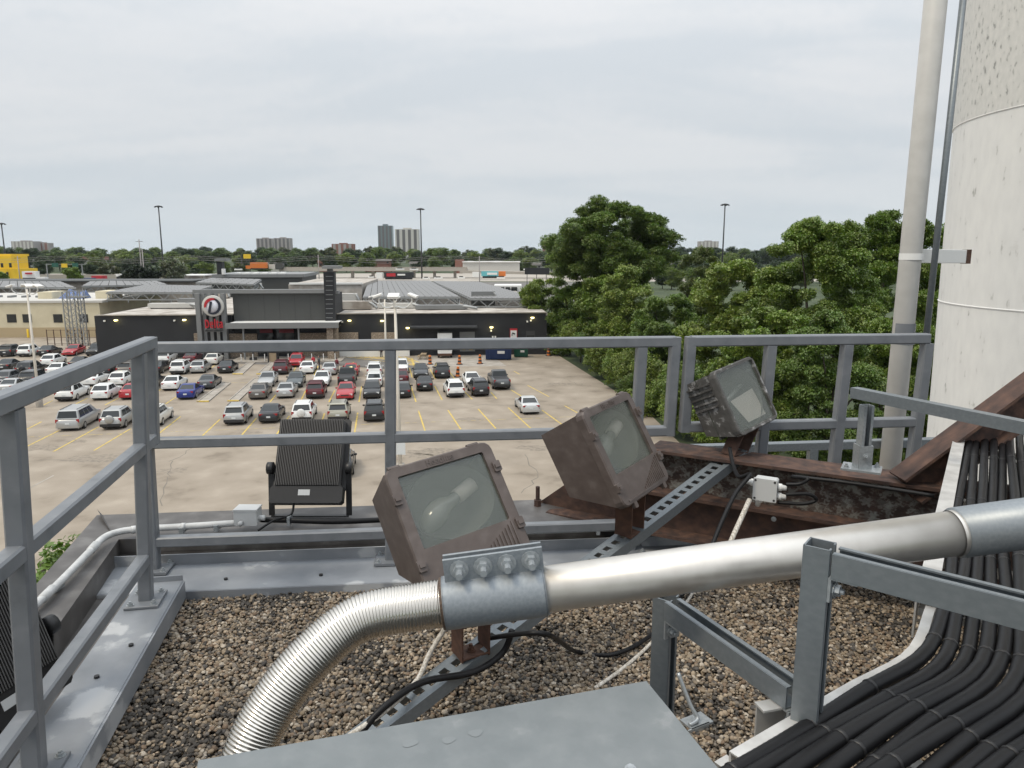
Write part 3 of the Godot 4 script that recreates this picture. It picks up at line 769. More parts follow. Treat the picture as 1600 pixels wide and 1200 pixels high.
# ---------- rusty steel, tower, cable tray ----------
func ibeam(s: SurfaceTool, a: Vector3, b: Vector3, h: float, w: float, t := 0.012, up := Vector3.UP):
	var z := (b - a).normalized()
	var x := up.cross(z).normalized()
	var y := z.cross(x)
	bar(s, a + y * (h - t) * 0.5, b + y * (h - t) * 0.5, w, t, y)
	bar(s, a - y * (h - t) * 0.5, b - y * (h - t) * 0.5, w, t, y)
	bar(s, a, b, t, h - 2 * t, y)
func steelwork():
	var o := thing("steel_beam", "heavy rusty steel beam with flaking grey paint across the roof corner", "steel beam")
	var a := Vector3(0.235, 0, -3.86); var b := Vector3(2.15, 0, -2.77)
	var top := 14.045
	var d := (b - a).normalized()
	var n := Vector3(-d.z, 0, d.x)
	if n.z < 0: n = -n
	var s := ST(); 
	bar(s, a + Vector3(0, top - 0.007, 0) + d * 0.55, b + Vector3(0, top - 0.007, 0), 0.20, 0.014); part(o, "top_flange", s, M.rust)
	s = ST(); bar(s, a + Vector3(0, top - 0.114, 0) + d * 0.35, b + Vector3(0, top - 0.114, 0), 0.014, 0.2); part(o, "upper_web", s, M.rust_flaked)
	s = ST(); bar(s, a + Vector3(0, top - 0.222, 0) + d * 0.1, b + Vector3(0, top - 0.222, 0), 0.20, 0.016); part(o, "middle_flange", s, M.rust)
	s = ST(); bar(s, a + Vector3(0, top - 0.325, 0) + d * 0.1, b + Vector3(0, top - 0.325, 0), 0.016, 0.19); part(o, "lower_web", s, M.rust)
	s = ST(); bar(s, a + Vector3(0, top - 0.428, 0), b + Vector3(0, top - 0.428, 0), 0.22, 0.016); part(o, "bottom_flange", s, M.rust)
	s = ST()
	var ga := a + Vector3(0, top - 0.418, 0)
	for k in [-0.006, 0.006]:
		quad(s, ga - d * 0.1 + n * k, ga + d * 0.22 + n * k + Vector3(0, 0.26, 0), ga + d * 0.36 + n * k + Vector3(0, 0.3, 0), ga + d * 0.4 + n * k)
	part(o, "gusset", s, M.rust)
	s = ST(); tube(s, [ga - d * 0.08 + n * 0.05, ga - d * 0.08 + n * 0.05 + Vector3(0, 0.035, 0)], 0.022, 6); tube(s, [ga - d * 0.08 + n * 0.05, ga - d * 0.08 + n * 0.05 + Vector3(0, 0.11, 0)], 0.012, 10); part(o, "anchor_bolt", s, M.rust)
	s = ST(); hexbolt(s, P(1209, 811, 3.16), n, 0.008, 0.006, 0.0); part(o, "bolt", s, M.zinc)
	# diagonal brace up to the tank
	o = thing("diagonal_brace", "dark rusty diagonal brace rising from the beam to the white tank", "steel beam")
	s = ST(); ibeam(s, P(1415, 762, 2.98), P(1700, 553, 2.98), 0.135, 0.13, 0.012, Vector3(-0.5, 0.8, 0)); part(o, "brace_section", s, M.rust)
	# small white box with glands
	var j := thing("junction_box", "small white screwed junction box hanging on the rusty beam", "junction box", P(1197, 763, 3.06))
	var bs := Basis(d, Vector3.UP, d.cross(Vector3.UP))
	s = ST(); box(s, Vector3.ZERO, Vector3(0.095, 0.095, 0.05), bs, 0.006); part(j, "body", s, M.grey_plastic)
	s = ST(); box(s, bs.z * 0.027, Vector3(0.099, 0.099, 0.008), bs, 0.003); var lid := part(j, "lid", s, M.grey_plastic)
	for q in [[-1, -1], [1, -1], [1, 1], [-1, 1]]:
		s = ST(); tube(s, [bs * Vector3(0.04 * q[0], 0.04 * q[1], 0.03), bs * Vector3(0.04 * q[0], 0.04 * q[1], 0.0325)], 0.005, 8); part(lid, "screw", s, M.trim)
	for q in [[Vector3(0.05, 0.014, 0), Vector3(1, 0, 0)], [Vector3(0.05, -0.026, 0), Vector3(1, 0, 0)], [Vector3(-0.05, 0.018, 0), Vector3(-1, 0, 0)], [Vector3(-0.025, -0.05, 0), Vector3(-0.2, -1, 0)]]:
		s = ST(true); tube(s, [bs * q[0], bs * (q[0] + q[1] * 0.014), bs * (q[0] + q[1] * 0.016), bs * (q[0] + q[1] * 0.034)], [0.016, 0.016, 0.012, 0.010], 10); part(j, "cable_gland", s, M.white_paint)
	var cables := [
		["black cable looping from the white box along the rusty beam", [P(1228, 757, 3.0), P(1250, 756, 2.98), P(1262, 748, 2.97), P(1240, 745, 3.03), P(1330, 755, 2.9), P(1460, 775, 2.75)], 0.008, M.cable_black],
		["black cable looping under the right glands of the white box", [P(1228, 773, 3.0), P(1262, 772, 2.98), P(1275, 781, 2.98), P(1255, 787, 2.99), P(1215, 785, 3.03)], 0.008, M.cable_black],
		["black cable dropping from the weathered floodlight behind the conduit", [P(1140, 700, 3.3), P(1146, 728, 3.2), P(1155, 745, 3.1), P(1172, 742, 3.05), P(1150, 770, 3.0), P(1128, 815, 2.9), P(1108, 865, 2.8)], 0.009, M.cable_black],
		["dirty white rope-like cable hanging from the white box", [P(1171, 781, 3.03), P(1158, 810, 2.95), P(1148, 832, 2.9), P(1133, 868, 2.8)], 0.011, M.dirty_white]]
	for q in cables:
		var c := thing("hanging_cable", q[0], "cable")
		s = ST(true); tube(s, curve(q[1], 8), q[2], 8); part(c, "sheath", s, q[3])
	# strut stand on the beam with a long strut rail
	o = thing("strut_stand", "zinc strut post and base plate on the rusty beam carrying a grey strut rail", "support frame", P(1346, 733, 2.93))
	var Y0 := o.position
	s = ST(); box(s, Vector3(0, 0.004, 0), Vector3(0.15, 0.008, 0.11), bs, 0.002); var bp := part(o, "base_plate", s, M.zinc)
	for q in [[-1, 1], [1, -1]]:
		s = ST(); hexbolt(s, bs * Vector3(0.055 * q[0], 0.008, 0.035 * q[1]), Vector3.UP, 0.009, 0.008, 0.008); part(bp, "bolt", s, M.zinc)
	s = ST(); cstrut(s, Vector3(0, 0.005, 0), Vector3(0, 0.27, 0), Vector3(0.1, 0, 1)); part(o, "strut_post", s, M.zinc)
	s = ST()
	for k in [-1, 1]: box(s, Vector3(k * 0.026, 0.055, 0), Vector3(0.005, 0.1, 0.055))
	box(s, Vector3(0, 0.055, 0.028), Vector3(0.05, 0.1, 0.004)); hexbolt(s, Vector3(0, 0.06, 0.03), Vector3.BACK, 0.01, 0.008, 0.005); part(o, "post_socket", s, M.zinc)
	var r0 := P(1334, 613, 2.93) - Y0; var r1 := P(1680, 648, 2.2) - Y0
	r1.y = r0.y
	s = ST(); cstrut(s, r0 + Vector3(0, 0.0, 0), r1, Vector3.DOWN); part(o, "strut_rail", s, M.strut_steel)
	# low steel bar behind the guardrail towards the tank
	o = thing("steel_bar", "grey steel bar running low behind the guardrail to the tank", "steel bar")
	s = ST(); bar(s, P(1030, 703, 4.2), P(1480, 690, 4.3), 0.05, 0.05, Vector3.UP, 0.004); part(o, "bar_section", s, M.strut_steel)
	s = ST()
	for u in [1060, 1270, 1460]: bar(s, P(u, 701, 4.25), Vector3(P(u, 701, 4.25).x, 13.3, P(u, 701, 4.25).z), 0.05, 0.05)
	part(o, "leg", s, M.strut_steel)

func tower():
	# tall tapering white tank beside the roof; its radius follows the silhouette in the photograph
	var ax := Vector3(5.0, 0, -5.6)
	var o := thing("tank_tower", "tall white painted steel tank with weld seams and chipped paint", "tank", Vector3(ax.x, 0, ax.z))
	var rows := []
	for q in [[1450, 655], [1460, 540], [1472, 395], [1489, 205], [1505, 0]]:
		var r := ray(q[0], q[1])
		var h := Vector2(r.x, r.z)
		var t := Vector2(ax.x, ax.z).dot(h) / h.length_squared()
		var p := CAM + r * t
		rows.append(Vector2(Vector2(p.x - ax.x, p.z - ax.z).length(), p.y))
	var lo: Vector2 = rows[0]; var hi: Vector2 = rows[4]
	var s := ST(true)
	lathe(s, [Vector2(lo.x - 0.03, 0.0), lo, rows[1], rows[2], rows[3]], 72)
	part(o, "lower_shell", s, M.tower_white)
	s = ST(true)
	lathe(s, [rows[3] + Vector2(0.004, 0), rows[3].lerp(hi, 0.5) + Vector2(0.004, 0), hi + Vector2(0.004, 0), hi + (hi - rows[3]) * 2.0 + Vector2(0.004, 0)], 72)
	part(o, "upper_shell", s, M.tower_worn)
	for y in [rows[3], rows[2].lerp(rows[1], 0.5)]:
		s = ST(true); lathe(s, [y + Vector2(0.0, -0.006), y + Vector2(0.006, -0.003), y + Vector2(0.006, 0.003), y + Vector2(0.0, 0.006)], 72); part(o, "weld_seam", s, M.tower_white)
	# tall pipe with its stand-off bracket
	var pp := thing("tall_pole", "tall beige pipe strapped to the tank with a rusty stand-off", "pole")
	var b0 := P(1391, 722, 4.2); var b1 := P(1464, -20, 4.2)
	var dd := (b1 - b0).normalized()
	s = ST(true); tube(s, [b0 - dd * 0.9, b1 + dd * 1.5], 0.057, 24); part(pp, "pipe", s, M.pole_paint)
	var cq := P(1424, 401, 4.2)
	s = ST(true); tube(s, [cq - dd * 0.018, cq + dd * 0.018], 0.063, 24, false); part(pp, "strap", s, M.white_paint)
	s = ST(); bar(s, P(1436, 400, 4.2), P(1512, 401, 4.4), 0.03, 0.078, Vector3.UP, 0.003); part(pp, "standoff", s, M.white_paint)
	s = ST(); bar(s, P(1506, 401, 4.385), P(1513, 401, 4.40), 0.036, 0.082); part(pp, "standoff_foot", s, M.bracket_rust)
	var cs := P(1412, 517, 4.2)
	s = ST(true); tube(s, [cs - dd * 0.075, cs + dd * 0.045], 0.060, 24, false); part(pp, "grey_sleeve", s, M.rail_paint)
	pp = thing("thin_pole", "thin dark grey conduit rising between the beige pipe and the tank", "pole")
	s = ST(true); tube(s, [P(1444, 555, 4.15), P(1507, -20, 4.15)], 0.017, 12); part(pp, "conduit", s, M.strut_steel)

func cable_tray():
	var y := 14.2
	var px := [[1700, 652], [1580, 652], [1535, 662], [1517, 682], [1500, 777], [1484, 905], [1470, 970], [1442, 1038], [1345, 1096], [1166, 1206], [960, 1335]]
	var base := []
	for q in px: base.append(G(q[0], q[1], y))
	var cl := curve(base, 8)
	# resample evenly
	var path := [cl[0]]
	for p in cl:
		if p.distance_to(path[-1]) > 0.03: path.append(p)
	var nrm := []
	for i in path.size():
		var t: Vector3 = path[mini(i + 1, path.size() - 1)] - path[maxi(i - 1, 0)]
		t.y = 0
		t = t.normalized()
		nrm.append(Vector3(t.z, 0, -t.x))
	# the side that lies to the right in the picture
	rng.seed = 21
	for k in 17:
		var pts := []
		var r := 0.0143 if k < 9 else 0.0165 + 0.003 * (k % 3)
		var off := 0.0288 * k if k < 9 else 0.262 + 0.037 * (k - 9)
		var ph := rng.randf() * 6.0
		for i in path.size():
			pts.append(path[i] + nrm[i] * (off + 0.0035 * sin(i * 0.35 + ph)) + Vector3(0, r + 0.004 + 0.005 * sin(i * 0.22 + ph * 2.0) + (0.012 if k in [5, 9, 12] else 0.0), 0))
		var c := thing("power_cable", "black armoured power cable strapped among others in the ladder tray", "cable", Vector3.ZERO, "black cables in the ladder tray")
		# fine rings of the armour under the sheath
		var fp := []; var fr := []
		for i in pts.size() - 1:
			for q in 6:
				fp.append(pts[i].lerp(pts[i + 1], q / 6.0)); fr.append(r * (1.0 if q % 2 == 0 else 0.975))
		var s := ST(true); tube(s, fp, fr, 10); part(c, "sheath", s, M.cable_black)
		var ties := range(6, pts.size() - 4, 5)
		for i in ties:
			var e: Vector3 = (pts[i + 1] - pts[i]).normalized()
			s = ST(true); tube(s, [pts[i] - e * 0.003, pts[i] + e * 0.003], r * 1.09, 10); part(c, "cable_tie", s, M.black_plastic)
	var o := thing("cable_tray", "bright aluminium ladder tray with curved side rail carrying black cables", "cable tray")
	var i0 := 0
	for i in path.size():
		if path[i].z > G(1500, 690, y).z: i0 = i; break
	var i1 := path.size() - 1
	for i in range(i0, path.size()):
		if path[i].z > G(1462, 962, y).z: i1 = i; break
	var s := ST()
	bar(s, path[i0] - nrm[i0] * 0.035 + Vector3(0, 0.03, 0), path[i1] - nrm[i1] * 0.035 + Vector3(0, 0.03, 0), 0.042, 0.004)
	bar(s, path[i0] - nrm[i0] * 0.054 + Vector3(0, -0.02, 0), path[i1] - nrm[i1] * 0.054 + Vector3(0, -0.02, 0), 0.004, 0.1)
	part(o, "straight_side_rail", s, M.tray_aluminium)
	s = ST()
	var i2 := mini(i1 + 17, path.size() - 2)
	for i in range(i1, i2):
		bar(s, path[i] - nrm[i] * 0.032 - Vector3(0, 0.03, 0), path[i + 1] - nrm[i + 1] * 0.032 - Vector3(0, 0.03, 0), 0.004, 0.09)
		bar(s, path[i] - nrm[i] * 0.024 + Vector3(0, 0.014, 0), path[i + 1] - nrm[i + 1] * 0.024 + Vector3(0, 0.014, 0), 0.02, 0.003)
	part(o, "curved_side_rail", s, M.tray_aluminium)
	var e0 := G(1180, 1135, y - 0.03); var e1 := G(1260, 1120, y - 0.03)
	s = ST(); bar(s, e0, e1, 0.004, 0.09); bar(s, e0 + Vector3(0, 0.045, 0.012), e1 + Vector3(0, 0.045, 0.012), 0.028, 0.004); part(o, "end_side_rail", s, M.tray_aluminium)
	var j := i0
	while j < path.size() - 3:
		s = ST(); bar(s, path[j] - nrm[j] * 0.05 - Vector3(0, 0.016, 0), path[j] + nrm[j] * 0.56 - Vector3(0, 0.016, 0), 0.03, 0.018); part(o, "rung", s, M.tray_aluminium)
		j += 6
	var far_rail := ST()
	for i in range(i0, path.size() - 2):
		bar(far_rail, path[i] + nrm[i] * 0.56 - Vector3(0, 0.02, 0), path[i + 1] + nrm[i + 1] * 0.56 - Vector3(0, 0.02, 0), 0.004, 0.1)
	part(o, "outer_side_rail", far_rail, M.tray_aluminium)
	s = ST()
	for i in [i0 + 4, i1, mini(i1 + 14, path.size() - 1)]: bar(s, path[i] + nrm[i] * 0.3 - Vector3(0, 0.03, 0), path[i] + nrm[i] * 0.3 - Vector3(0, 0.76, 0), 0.041, 0.041)
	part(o, "tray_leg", s, M.strut_steel)

# ================= THE LOT =================
func sheet(parent, called, pts: Array, y: float, m: Material):
	var s := ST()
	for i in range(1, pts.size() - 1):
		var q := [pts[0], pts[i], pts[i + 1]]
		for k in 3: q[k] = Vector3(q[k].x, y, q[k].z)
		if (q[1] - q[0]).cross(q[2] - q[0]).y > 0: q = [q[0], q[2], q[1]]
		tri(s, q[0], q[1], q[2])
	return part(parent, called, s, m)
func stripe(parent, called, a: Vector3, b: Vector3, w: float, m: Material, y := 0.010):
	var d := (b - a).normalized()
	var n := Vector3(-d.z, 0, d.x) * w * 0.5
	return sheet(parent, called, [a + n, b + n, b - n, a - n], y, m)
func lot():
	var g := struct("ground")
	var s := ST()
	quad(s, Vector3(-3500, -0.06, -5000), Vector3(3500, -0.06, -5000), Vector3(3500, -0.06, 400), Vector3(-3500, -0.06, 400))
	part(g, "land", s, M.woodland_floor)
	var o := struct("parking_lot")
	sheet(o, "pavement", [Vector3(-120, 0, 30), Vector3(17, 0, 30), Vector3(15, 0, -30), G(1062, 692), G(1008, 640), G(858, 546), Vector3(8, 0, -140), Vector3(-120, 0, -150)], 0.0, M.asphalt)
	sheet(o, "driveway", [G(150, 546), G(355, 556), G(530, 557), G(600, 562), G(655, 574), G(655, 580), G(560, 570), G(470, 566), G(420, 570), G(330, 566), G(255, 558), G(150, 556)], 0.004, M.asphalt_dark)
	sheet(o, "concrete_pad", [G(648, 552), G(760, 551), G(792, 572), G(648, 573)], 0.005, M.concrete)
	var w := 0.13
	for q in [[65, 659, 5, 690], [92, 673, 25, 706], [154, 667, 83, 706], [204, 670, 147, 704], [282, 651, 240, 684], [344, 655, 312, 685], [401, 653, 374, 684], [452, 650, 430, 682], [507, 646, 496, 680], [559, 645, 554, 677], [607, 645, 610, 676], [654, 642, 664, 673], [700, 641, 720, 671], [747, 639, 775, 670], [794, 637, 830, 670], [847, 641, 879, 664], [882, 634, 902, 645]]:
		stripe(o, "stall_line", G(q[0], q[1]), G(q[2], q[3]), w, M.line_yellow)
	stripe(o, "cross_line", G(15, 684), G(900, 651), 0.12, M.line_faded, 0.006)
	for q in [[82, 626, 64, 635], [137, 622, 115, 633], [185, 622, 164, 633], [252, 608, 236, 618], [276, 620, 259, 631], [431, 617, 422, 628], [478, 610, 470, 626], [523, 610, 514, 628], [565, 604, 561, 628], [641, 600, 650, 628], [679, 603, 691, 625], [726, 612, 738, 624], [767, 613, 776, 623], [798, 609, 816, 620], [824, 602, 858, 620], [300, 548, 287, 556], [253, 551, 240, 560], [552, 566, 549, 580], [586, 570, 585, 586], [497, 572, 490, 588], [463, 572, 456, 586], [640, 575, 644, 590], [672, 577, 680, 592], [700, 578, 712, 594], [812, 585, 803, 580], [344, 564, 330, 575], [318, 590, 305, 600]]:
		stripe(o, "stall_line", G(q[0], q[1]), G(q[2], q[3]), w, M.line_yellow)
	stripe(o, "cross_line", G(378, 586), G(404, 586), 0.15, M.line_faded); stripe(o, "cross_line", G(352, 598), G(395, 598), 0.15, M.line_faded)
	stripe(o, "worn_line", G(84, 743), G(36, 768), 0.12, M.concrete)
	for k in 12:                       # hatched no-parking strip by the pavement
		var u := 540 + k * 9
		stripe(o, "hatch_line", G(u - 8, 554.5 + k * 0.25), G(u + 16, 558 + k * 0.75), 0.22, M.line_yellow)
	for k in 5: stripe(o, "hatch_line", G(622 + k * 3, 561 + k * 2), G(646, 561 + k * 2.5), 0.2, M.line_yellow)
	stripe(o, "hatch_edge", G(534, 557), G(655, 571), 0.2, M.line_yellow, 0.012)
	stripe(o, "hatch_edge", G(643, 560), G(647, 571), 0.3, M.line_yellow, 0.012)
	stripe(o, "arrow_line", G(331, 549), G(346, 555), 0.3, M.line_yellow)
	rng.seed = 31
	for q in [[[905, 570], [860, 575], [800, 571], [760, 577]], [[900, 600], [880, 590], [850, 588]], [[700, 640], [760, 632], [800, 634], [860, 626]], [[20, 722], [90, 718], [160, 722], [260, 716]], [[300, 700], [270, 720], [262, 745], [250, 790]], [[650, 700], [690, 704], [700, 712], [680, 722]], [[820, 710], [840, 740], [820, 770]], [[620, 632], [660, 634], [720, 630], [780, 634], [830, 632]], [[280, 640], [330, 639], [400, 640]], [[760, 590], [800, 600], [850, 605]]]:
		for i in q.size() - 1:         # tar-sealed cracks, wandering
			var a := G(q[i][0], q[i][1]); var b := G(q[i + 1][0], q[i + 1][1])
			var last := a
			for k in range(1, 6):
				var p := a.lerp(b, k / 5.0) + Vector3(rng.randf_range(-.25, .25), 0, rng.randf_range(-.25, .25))
				stripe(o, "crack_seal", last, p, rng.randf_range(0.04, 0.08), M.tar_seal, 0.003)
				last = p
	for q in [[690, 706, 1.3], [655, 712, .8], [150, 716, 1.4], [60, 700, 1.1], [236, 648, .9], [545, 690, .7], [300, 690, 1.0], [845, 700, 1.0], [120, 690, .6], [390, 676, .6], [735, 655, .7], [770, 588, .8], [880, 600, 1.1], [270, 735, .9]]:
		var g0 := G(q[0], q[1])          # oil and patch stains with ragged outlines
		var st := []
		var sq := rng.randf_range(1.2, 2.4)
		for k in 22:
			var t := TAU * k / 22
			st.append(g0 + Vector3(cos(t) * q[2] * sq, 0, sin(t) * q[2]) * rng.randf_range(.55, 1.1))
		var ss := ST()
		for k in 22: tri(ss, g0 + Vector3(0, .002, 0), st[(k + 1) % 22] + Vector3(0, .002, 0), st[k] + Vector3(0, .002, 0))
		part(o, "oil_stain", ss, M.stain)
	# kerbed islands with yellow noses
	for q in [[309, 628, 325, 628, 360, 599, 349, 598], [357, 627, 372, 627, 409, 592, 397, 592], [364.5, 585, 378.5, 585, 402, 563.5, 392, 563.5], [402, 585, 416, 585, 430, 566, 423, 566]]:
		var k := thing("kerb_island", "long narrow kerbed island with a yellow painted nose between parking bays", "kerb", Vector3.ZERO, "kerbed islands between the bays")
		var c := [G(q[0], q[1]), G(q[2], q[3]), G(q[4], q[5]), G(q[6], q[7])]
		var st := ST(); bar(st, c[1] + Vector3(0, .06, 0), c[2] + Vector3(0, .06, 0), 0.16, 0.12, Vector3.UP, 0.02); part(k, "kerb", st, M.concrete)
		st = ST(); bar(st, c[3] + Vector3(0, .06, 0), c[0] + Vector3(0, .06, 0), 0.16, 0.12, Vector3.UP, 0.02); part(k, "kerb", st, M.concrete)
		st = ST(); bar(st, c[2] + Vector3(0, .06, 0), c[3] + Vector3(0, .06, 0), 0.16, 0.12, Vector3.UP, 0.02); part(k, "kerb", st, M.concrete)
		st = ST(); var e: Vector3 = (c[1] - c[0]).normalized() * 0.08
		bar(st, c[0] - e + Vector3(0, .062, 0), c[1] + e + Vector3(0, .062, 0), 0.2, 0.126, Vector3.UP, 0.02); part(k, "nose", st, M.line_yellow)
		part(k, "bed", _fan(c, 0.05), M.concrete)
func _fan(c: Array, y: float) -> SurfaceTool:
	var s := ST()
	quad(s, c[0] + Vector3(0, y, 0), c[3] + Vector3(0, y, 0), c[2] + Vector3(0, y, 0), c[1] + Vector3(0, y, 0))
	return s

# ---------- cars ----------
var kinds := {}
func paint(name_: String, c: Color, metal := 0.0) -> StandardMaterial3D:
	if M.has("paint_" + name_): return M["paint_" + name_]
	var m := mat("paint_" + name_, c, 0.35, metal)
	m.clearcoat_enabled = true; m.clearcoat = 0.45; m.clearcoat_roughness = 0.08
	return m
# car meshes; local axes: x right, y up, front towards -z, origin on the ground under the middle
func car_kind(k: String) -> Dictionary:
	if kinds.has(k): return kinds[k]
	var spec: Dictionary = {
		"sedan": {"L": 4.7, "w": .90, "H": 1.45, "y0": .2, "top": [.62, .74, .86, .95, .98, 1.02, 1.0, .82], "cab": [-.15, .37, .03, .21], "wr": .33},
		"suv": {"L": 4.6, "w": .93, "H": 1.68, "y0": .24, "top": [.72, .90, 1.0, 1.06, 1.08, 1.08, 1.06, .9], "cab": [-.19, .485, -.04, .40], "wr": .36},
		"hatch": {"L": 4.35, "w": .90, "H": 1.52, "y0": .21, "top": [.66, .80, .90, .97, 1.0, 1.02, 1.0, .85], "cab": [-.18, .475, -.02, .34], "wr": .33},
		"van": {"L": 5.1, "w": .99, "H": 1.78, "y0": .2, "top": [.72, .92, 1.04, 1.08, 1.08, 1.08, 1.06, .9], "cab": [-.30, .49, -.13, .44], "wr": .34},
		"pickup": {"L": 5.8, "w": .98, "H": 1.88, "y0": .34, "top": [.95, 1.1, 1.15, 1.18, 1.2, 1.2, 1.2, 1.1], "cab": [-.17, .13, -.07, .09], "wr": .40},
	}[k]
	var L: float = spec.L; var w: float = spec.w; var y0: float = spec.y0; var H: float = spec.H
	var zs := [-.5, -.465, -.3, -.1, .2, .38, .475, .5]
	var ws := [.78, .93, 1.0, 1.0, 1.0, 1.0, .96, .86]
	var d := {"spec": spec}
	var s := ST(true)
	var rings := []
	for i in 8:
		var hw: float = w * ws[i]; var t: float = spec.top[i]; var b: float = y0 + (0.12 if i == 0 or i == 7 else 0.0)
		var half := [Vector2(hw * .86, b), Vector2(hw * .97, b + .1), Vector2(hw, b + (t - b) * .45), Vector2(hw * .985, t - .12), Vector2(hw * .93, t - .03), Vector2(hw * .72, t + .005), Vector2(0, t + .02)]
		var ring := []
		for p in half: ring.append(Vector3(p.x, p.y, zs[i] * L))
		for j in range(5, -1, -1): ring.append(Vector3(-half[j].x, half[j].y, zs[i] * L))
		rings.append(ring)
	var n: int = rings[0].size()
	for i in 7:
		for j in n - 1: quad(s, rings[i][j], rings[i + 1][j], rings[i + 1][j + 1], rings[i][j + 1])
	for e in [0, 7]:
		for j in range(1, n - 1):
			if e == 0: tri(s, rings[e][0], rings[e][j], rings[e][j + 1])
			else: tri(s, rings[e][0], rings[e][j + 1], rings[e][j])
	d.body = done(s)
	s = ST(); box(s, Vector3(0, y0 + .04, 0), Vector3(w * 1.7, .1, L * .93)); d.under = done(s)
	# cabin: belt, shoulder and roof rings
	var belt: float = spec.top[4] - 0.03
	var zf: float = spec.cab[0] * L; var zr: float = spec.cab[1] * L; var rf: float = spec.cab[2] * L; var rr: float = spec.cab[3] * L
	var tw: float = .74 if k == "sedan" else .78
	var ring3 := func(hw: float, y: float, a: float, b: float, c: float) -> Array:
		return [Vector3(-hw + c, y, a), Vector3(hw - c, y, a), Vector3(hw, y, a + c), Vector3(hw, y, b - c), Vector3(hw - c, y, b), Vector3(-hw + c, y, b), Vector3(-hw, y, b - c), Vector3(-hw, y, a + c)]
	var R := [ring3.call(w * .93, belt, zf, zr, .08), ring3.call(w * tw, H - .07, rf, rr, .08), ring3.call(w * (tw - .09), H - .005, rf + .12, rr - .1, .08)]
	s = ST()
	for i in 2:
		for j in 8: quad(s, R[i][(j + 1) % 8], R[i][j], R[i + 1][j], R[i + 1][(j + 1) % 8])
	for j in range(1, 7): tri(s, R[2][0], R[2][j], R[2][j + 1])
	d.cabin = done(s)
	var pane := func(a: Vector3, b: Vector3, c: Vector3, e: Vector3, m0: float, m1: float, t0: float, t1: float) -> ArrayMesh:  # a,b bottom; c,e top
		var q := ST()
		var p := func(u: float, v: float) -> Vector3: return a.lerp(b, u).lerp(c.lerp(e, u), v)
		var nn: Vector3 = (p.call(1, 0) - p.call(0, 0)).cross(p.call(0, 1) - p.call(0, 0)).normalized()
		var out: Vector3 = (a + b + c + e) * 0.25 - Vector3(0, (belt + H) * 0.5, (zf + zr) * 0.5)
		if nn.dot(out) < 0: nn = -nn
		nn *= 0.008
		var A: Vector3 = p.call(m0, t0) + nn; var B: Vector3 = p.call(m1, t0) + nn; var C: Vector3 = p.call(m1, t1) + nn; var D: Vector3 = p.call(m0, t1) + nn
		quad(q, A, D, C, B); 
		for pr in [[A, B], [B, C], [C, D], [D, A]]: quad(q, pr[0], pr[1], pr[1] - nn * 1.6, pr[0] - nn * 1.6)
		return done(q)
	d.front = pane.call(R[0][0], R[0][1], R[1][0], R[1][1], .0, 1.0, .05, .98)
	d.rear = pane.call(R[0][5], R[0][4], R[1][5], R[1][4], .02, .98, .14 if k != "sedan" else .08, .97)
	d.sides = []
	for sd in [[2, 3], [7, 6]]:
		for m in ([[.12, .475], [.5, .88]] if k != "van" else [[.16, .38], [.4, .63], [.65, .93]]):
			d.sides.append(pane.call(R[0][sd[0]], R[0][sd[1]], R[1][sd[0]], R[1][sd[1]], m[0], m[1], .1, .95))
	s = ST(true); lathe(s, [Vector2(.0, -.11), Vector2(spec.wr - .03, -.11), Vector2(spec.wr, -.09), Vector2(spec.wr, .09), Vector2(spec.wr - .03, .11), Vector2(spec.wr * .6, .11)], 18, Transform3D(Basis(Vector3(0, 1, 0), Vector3(1, 0, 0), Vector3(0, 0, -1)), Vector3.ZERO)); d.tyre = done(s)
	s = ST(true); lathe(s, [Vector2(.0, .10), Vector2(.06, .108), Vector2(spec.wr * .5, .095), Vector2(spec.wr * .64, .114)], 14, Transform3D(Basis(Vector3(0, 1, 0), Vector3(1, 0, 0), Vector3(0, 0, -1)), Vector3.ZERO)); d.rim = done(s)
	s = ST(); box(s, Vector3.ZERO, Vector3(.34, .16, .1), Basis(), .02); d.lamp = done(s)
	s = ST(); box(s, Vector3.ZERO, Vector3(.2, .3, .1), Basis(), .02); d.tall_lamp = done(s)
	s = ST(); box(s, Vector3.ZERO, Vector3(.34, .15, .02)); d.plate = done(s)
	s = ST(); box(s, Vector3.ZERO, Vector3(.2, .14, .1), Basis(), .03); d.mirror = done(s)
	s = ST(); box(s, Vector3.ZERO, Vector3(w * 1.82, .22, .1), Basis(), .03); d.bumper = done(s)
	s = ST(); box(s, Vector3.ZERO, Vector3(w * .9, .14, .04), Basis(), .01); d.grille = done(s)
	s = ST(true); tube(s, [Vector3(0, 0, rf + .3), Vector3(0, 0, rr - .2)], .02, 6); d.rack = done(s)
	s = ST(true); lathe(s, [Vector2(0, .1), Vector2(.3, .1), Vector2(.36, .06), Vector2(.36, -.08), Vector2(0, -.08)], 18, Transform3D(Basis(Vector3(1, 0, 0), Vector3(0, 0, 1), Vector3(0, -1, 0)), Vector3.ZERO)); d.spare = done(s)
	s = ST(); box(s, Vector3(0, H - .1, 0), Vector3(w * 1.4, .04, .12), Basis(), .01); d.spoiler = done(s)
	s = ST(); box(s, Vector3(0, spec.top[5] + .012, (.145 + .47) * .5 * L), Vector3(w * 1.62, .02, (.47 - .145) * L), Basis()); d.bed = done(s)
	kinds[k] = d
	return d
